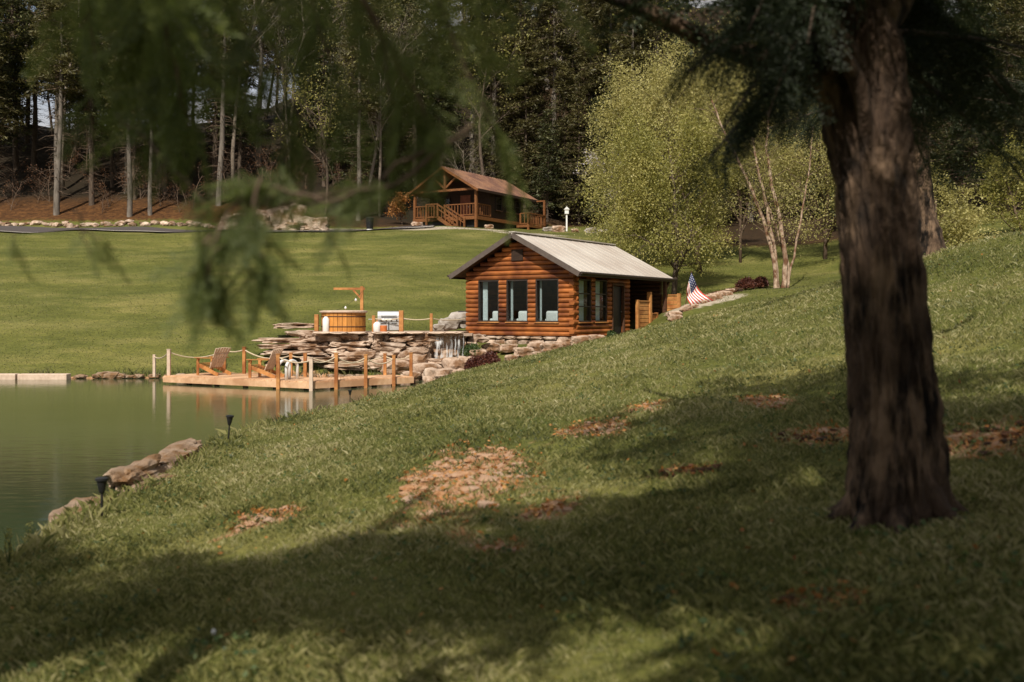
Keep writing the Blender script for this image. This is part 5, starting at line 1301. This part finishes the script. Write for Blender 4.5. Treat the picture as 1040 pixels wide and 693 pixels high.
hh = tuft*rng.uniform(.04, .105, len(x))*np.where(y < 12, 1, 1.05); wd = .0035+.0006*y
V = blades(len(x), x, y, hh, wd)
tag(npmesh('grass', V, qf(len(x)), M['neargrass']), 'short uneven grass covering the near slope', 'grass', kind='stuff')
x, y = scatter(230000, 34, 80, p=1.0); ok = (pond_sd(x, y) < -.1) & ~((y > 74.2) & (x < -6)) 
inc = (x > -9) & (x < -1.2) & (y < 43); ok &= ~inc; ok &= ~((x > -3) & (x < 9) & (y < 48) & (y > 37.5))
ok &= ~((x > 12) & (y > 68)); x, y = x[ok], y[ok]
V = blades(len(x), x, y, rng.uniform(.02, .055, len(x)), np.full(len(x), .035))
tag(npmesh('grass', V, qf(len(x)), M['lawn']), 'mown grass covering the far lawn between the pond and the road', 'grass', kind='stuff')
x, y = FARREED; V = blades(len(x), x, y, rng.uniform(.12, .34, len(x)), np.full(len(x), .03), lean=.3)
tag(npmesh('bank_grass', V, qf(len(x)), M['lawn']), 'taller rough grass fringing the far edge of the pond', 'grass', kind='stuff')
x, y = scatter(60000, 7, 32, pad=1.1); sdd = pond_sd(x, y); k_ = (sdd < .05) & (sdd > -.5) & (x < -1.5) & (np.sin(y*1.7)+np.sin(y*.7) > -.6); x, y = x[k_][:9000], y[k_][:9000]
V = blades(len(x), x, y, rng.uniform(.08, .22, len(x)), np.full(len(x), .008), lean=.4)
tag(npmesh('bank_grass', V, qf(len(x)), M['neargrass']), 'taller rough grass fringing the near edge of the pond', 'grass', kind='stuff')
x, y = scatter(2600, 3.5, 26, pad=1.1); k_ = (pond_sd(x, y) < -.3) & (lump(x, y, .8, 2.2) > -.1); x, y = x[k_], y[k_]
pts = np.repeat(np.c_[x, y, H(x, y)+.05], 5, 0)+rng.normal(size=(len(x)*5, 3))*np.array((.035, .035, .018))
V = leaves_at(pts, 1, .004, .04, .026, .4)
tag(npmesh('clover', V, qf(len(V)//4), M['greenleaf']), 'broad leaved weeds and clover dotted through the near grass', 'weeds', kind='stuff')
# dead leaves lying on the clay patches
Cc = []
for (cx, cy, rx, ry) in CLAY:
    n = int(260*min(2, rx*ry*3)+40); a = rng.uniform(0, 2*pi, n); r = rng.random(n)**.6*1.25; lx = cx+rx*r*np.cos(a); ly = cy+ry*r*np.sin(a); Cc.append(np.c_[lx, ly, H(lx, ly)+.015+rng.random(n)*.03])
n = 700; lx, ly = scatter(n, 4, 26); k = pond_sd(lx, ly) < -.1; Cc.append(np.c_[lx, ly, H(lx, ly)+.03][k])
Cc = np.concatenate(Cc); n = len(Cc); A_ = rdir(n, .5); B_ = np.cross(A_, rdir(n, 3)); B_ /= np.linalg.norm(B_, axis=1)[:, None]+1e-6; s = rng.uniform(.5, 1.3, n)[:, None]
tag(npmesh('leaf_litter', quads(Cc, A_*.026*s, B_*.015*s), qf(n), M['litter']), 'orange brown dead leaves scattered over the bare patches of the slope', 'dead leaves', kind='stuff')
# clods and roots breaking the turf
desc = ['broad pinkish clay patch with crumbled orange clods in the middle of the slope', 'small orange clay scrape just above the broad clay patch', 'small brown clay scrape left of the big trunk, high on the slope', 'dark clay scrape close to the left side of the big trunk', 'long dark orange clay bank right of the big trunk', 'orange clay scrape in the deep shade at the lower right',
        'small red clay scrape below the broad clay patch', 'pale sandy scrape in the grass near the pond', 'thin dark scrape between the broad clay patch and the big trunk', 'narrow scrape just right of the broad clay patch', 'faint brown scrape on the sunlit part of the slope']
for i, (cx, cy, rx, ry) in enumerate(CLAY):
    mb = MB(); n = int(14+30*min(2.5, rx*ry*2))
    for k in range(n):
        a = random.random()*6.28; r = random.random()**.6; X = cx+rx*r*cos(a); Y = cy+ry*r*sin(a); s = random.uniform(.015, .06)*min(1.4, .6+rx)
        rock_into(mb, (X-cx, Y-cy, h(X, Y)-h(cx, cy)+s*.1), (s*1.5, s, s*.55), 1200+i*50+k, sub=2, rotz=random.random()*3, blocky=.3, rough=.6)
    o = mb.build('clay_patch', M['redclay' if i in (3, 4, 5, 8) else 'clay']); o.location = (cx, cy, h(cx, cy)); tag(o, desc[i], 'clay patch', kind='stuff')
# weeds at the water edge, bottom left
def weed(px, py, hh, label):
    b = hit(px, py); t = MB()
    for k in range(4): t.tube([(0, 0, -.02), (random.gauss(0, .015), 0, hh*.5), (random.gauss(0, .04), 0, hh*random.uniform(.8, 1.1))], [.006, .005, .002], 4)
    e = thing('weed', label, 'weed', b); t.build('stem', M['greenleaf'], e)
    pts = np.array([(rng.normal()*.02, rng.normal()*.02, hh*t_) for t_ in rng.uniform(.3, 1.05, 40)]); npmesh('leaves', leaves_at(pts, 2, .012, .035, .012), qf(80), M['spring'], e)
weed(9, 576, .34, 'leftmost thin green weed at the water edge in the lower left'); weed(30, 556, .22, 'thin green weed right of the leftmost one at the water edge')
weed(205, 447, .22, 'small tuft of weed at the far end of the long shore slab')
b = hit(217, 652); mb = MB(); vs, fs = ico(2); mb.add([Vector((v.x*.014, v.y*.011, v.z*.019+.045)) for v in vs], fs); o = mb.build('white_bud', M['white'], smooth=True); o.location = b; tag(o, 'tiny white bud lying in the dark grass at the bottom left', 'bud')

# ------------------------------------------------------------------ light, sky, camera
EL, AZ = radians(47), math.atan2(-.22, -.975)      # azimuth of the sun, from +Y towards +X
sd = Vector((sin(AZ)*cos(EL), cos(AZ)*cos(EL), sin(EL)))
L = bpy.data.lights.new('sun', 'SUN'); L.energy = 4.2; L.angle = radians(.5); L.color = (1.0, .93, .82)
so = bpy.data.objects.new('sun', L); col.objects.link(so); so.rotation_euler = sd.to_track_quat('Z', 'Y').to_euler()
W = bpy.data.worlds.new('World'); sc.world = W; W.use_nodes = True; nt = W.node_tree; nt.nodes.clear()
sky = nt.nodes.new('ShaderNodeTexSky'); sky.sky_type = 'NISHITA'; sky.sun_disc = False; sky.sun_elevation = EL; sky.sun_rotation = AZ
tc = nt.nodes.new('ShaderNodeTexCoord'); mp = nt.nodes.new('ShaderNodeMapping'); mp.inputs['Scale'].default_value = (1, 1, 2.2)
nz = nt.nodes.new('ShaderNodeTexNoise'); nz.inputs['Scale'].default_value = 2.6; nz.inputs['Detail'].default_value = 7
nt.links.new(tc.outputs['Generated'], mp.inputs[0]); nt.links.new(mp.outputs[0], nz.inputs['Vector'])
cr = nt.nodes.new('ShaderNodeValToRGB'); set_ramp(cr, [(.36, (0, 0, 0)), (.54, (1, 1, 1))]); nt.links.new(nz.outputs['Fac'], cr.inputs[0])
mx = nt.nodes.new('ShaderNodeMix'); mx.data_type = 'RGBA'; nt.links.new(cr.outputs[0], mx.inputs[0]); nt.links.new(sky.outputs[0], mx.inputs[6]); mx.inputs[7].default_value = (7.5, 7.3, 7.3, 1)
bg = nt.nodes.new('ShaderNodeBackground'); bg.inputs[1].default_value = .065; nt.links.new(mx.outputs[2], bg.inputs[0])
ow = nt.nodes.new('ShaderNodeOutputWorld'); nt.links.new(bg.outputs[0], ow.inputs[0])
cd = bpy.data.cameras.new('camera'); cam = bpy.data.objects.new('camera', cd); col.objects.link(cam); sc.camera = cam
cam.location = (0, 0, 0); cam.rotation_euler = (radians(90), 0, 0)
cd.sensor_width = 36; cd.lens = 36*F0/1040; cd.shift_y = -(346.5-HY)/1040; cd.clip_start = .05; cd.clip_end = 3000
cd.dof.use_dof = True; cd.dof.focus_distance = 40; cd.dof.aperture_fstop = 1.45
sc.view_settings.view_transform = 'Standard'; sc.view_settings.look = 'None'; sc.view_settings.exposure = 0.4; sc.view_settings.gamma = 1
sc.render.engine = 'CYCLES'; sc.cycles.max_bounces = 6; sc.cycles.transparent_max_bounces = 12
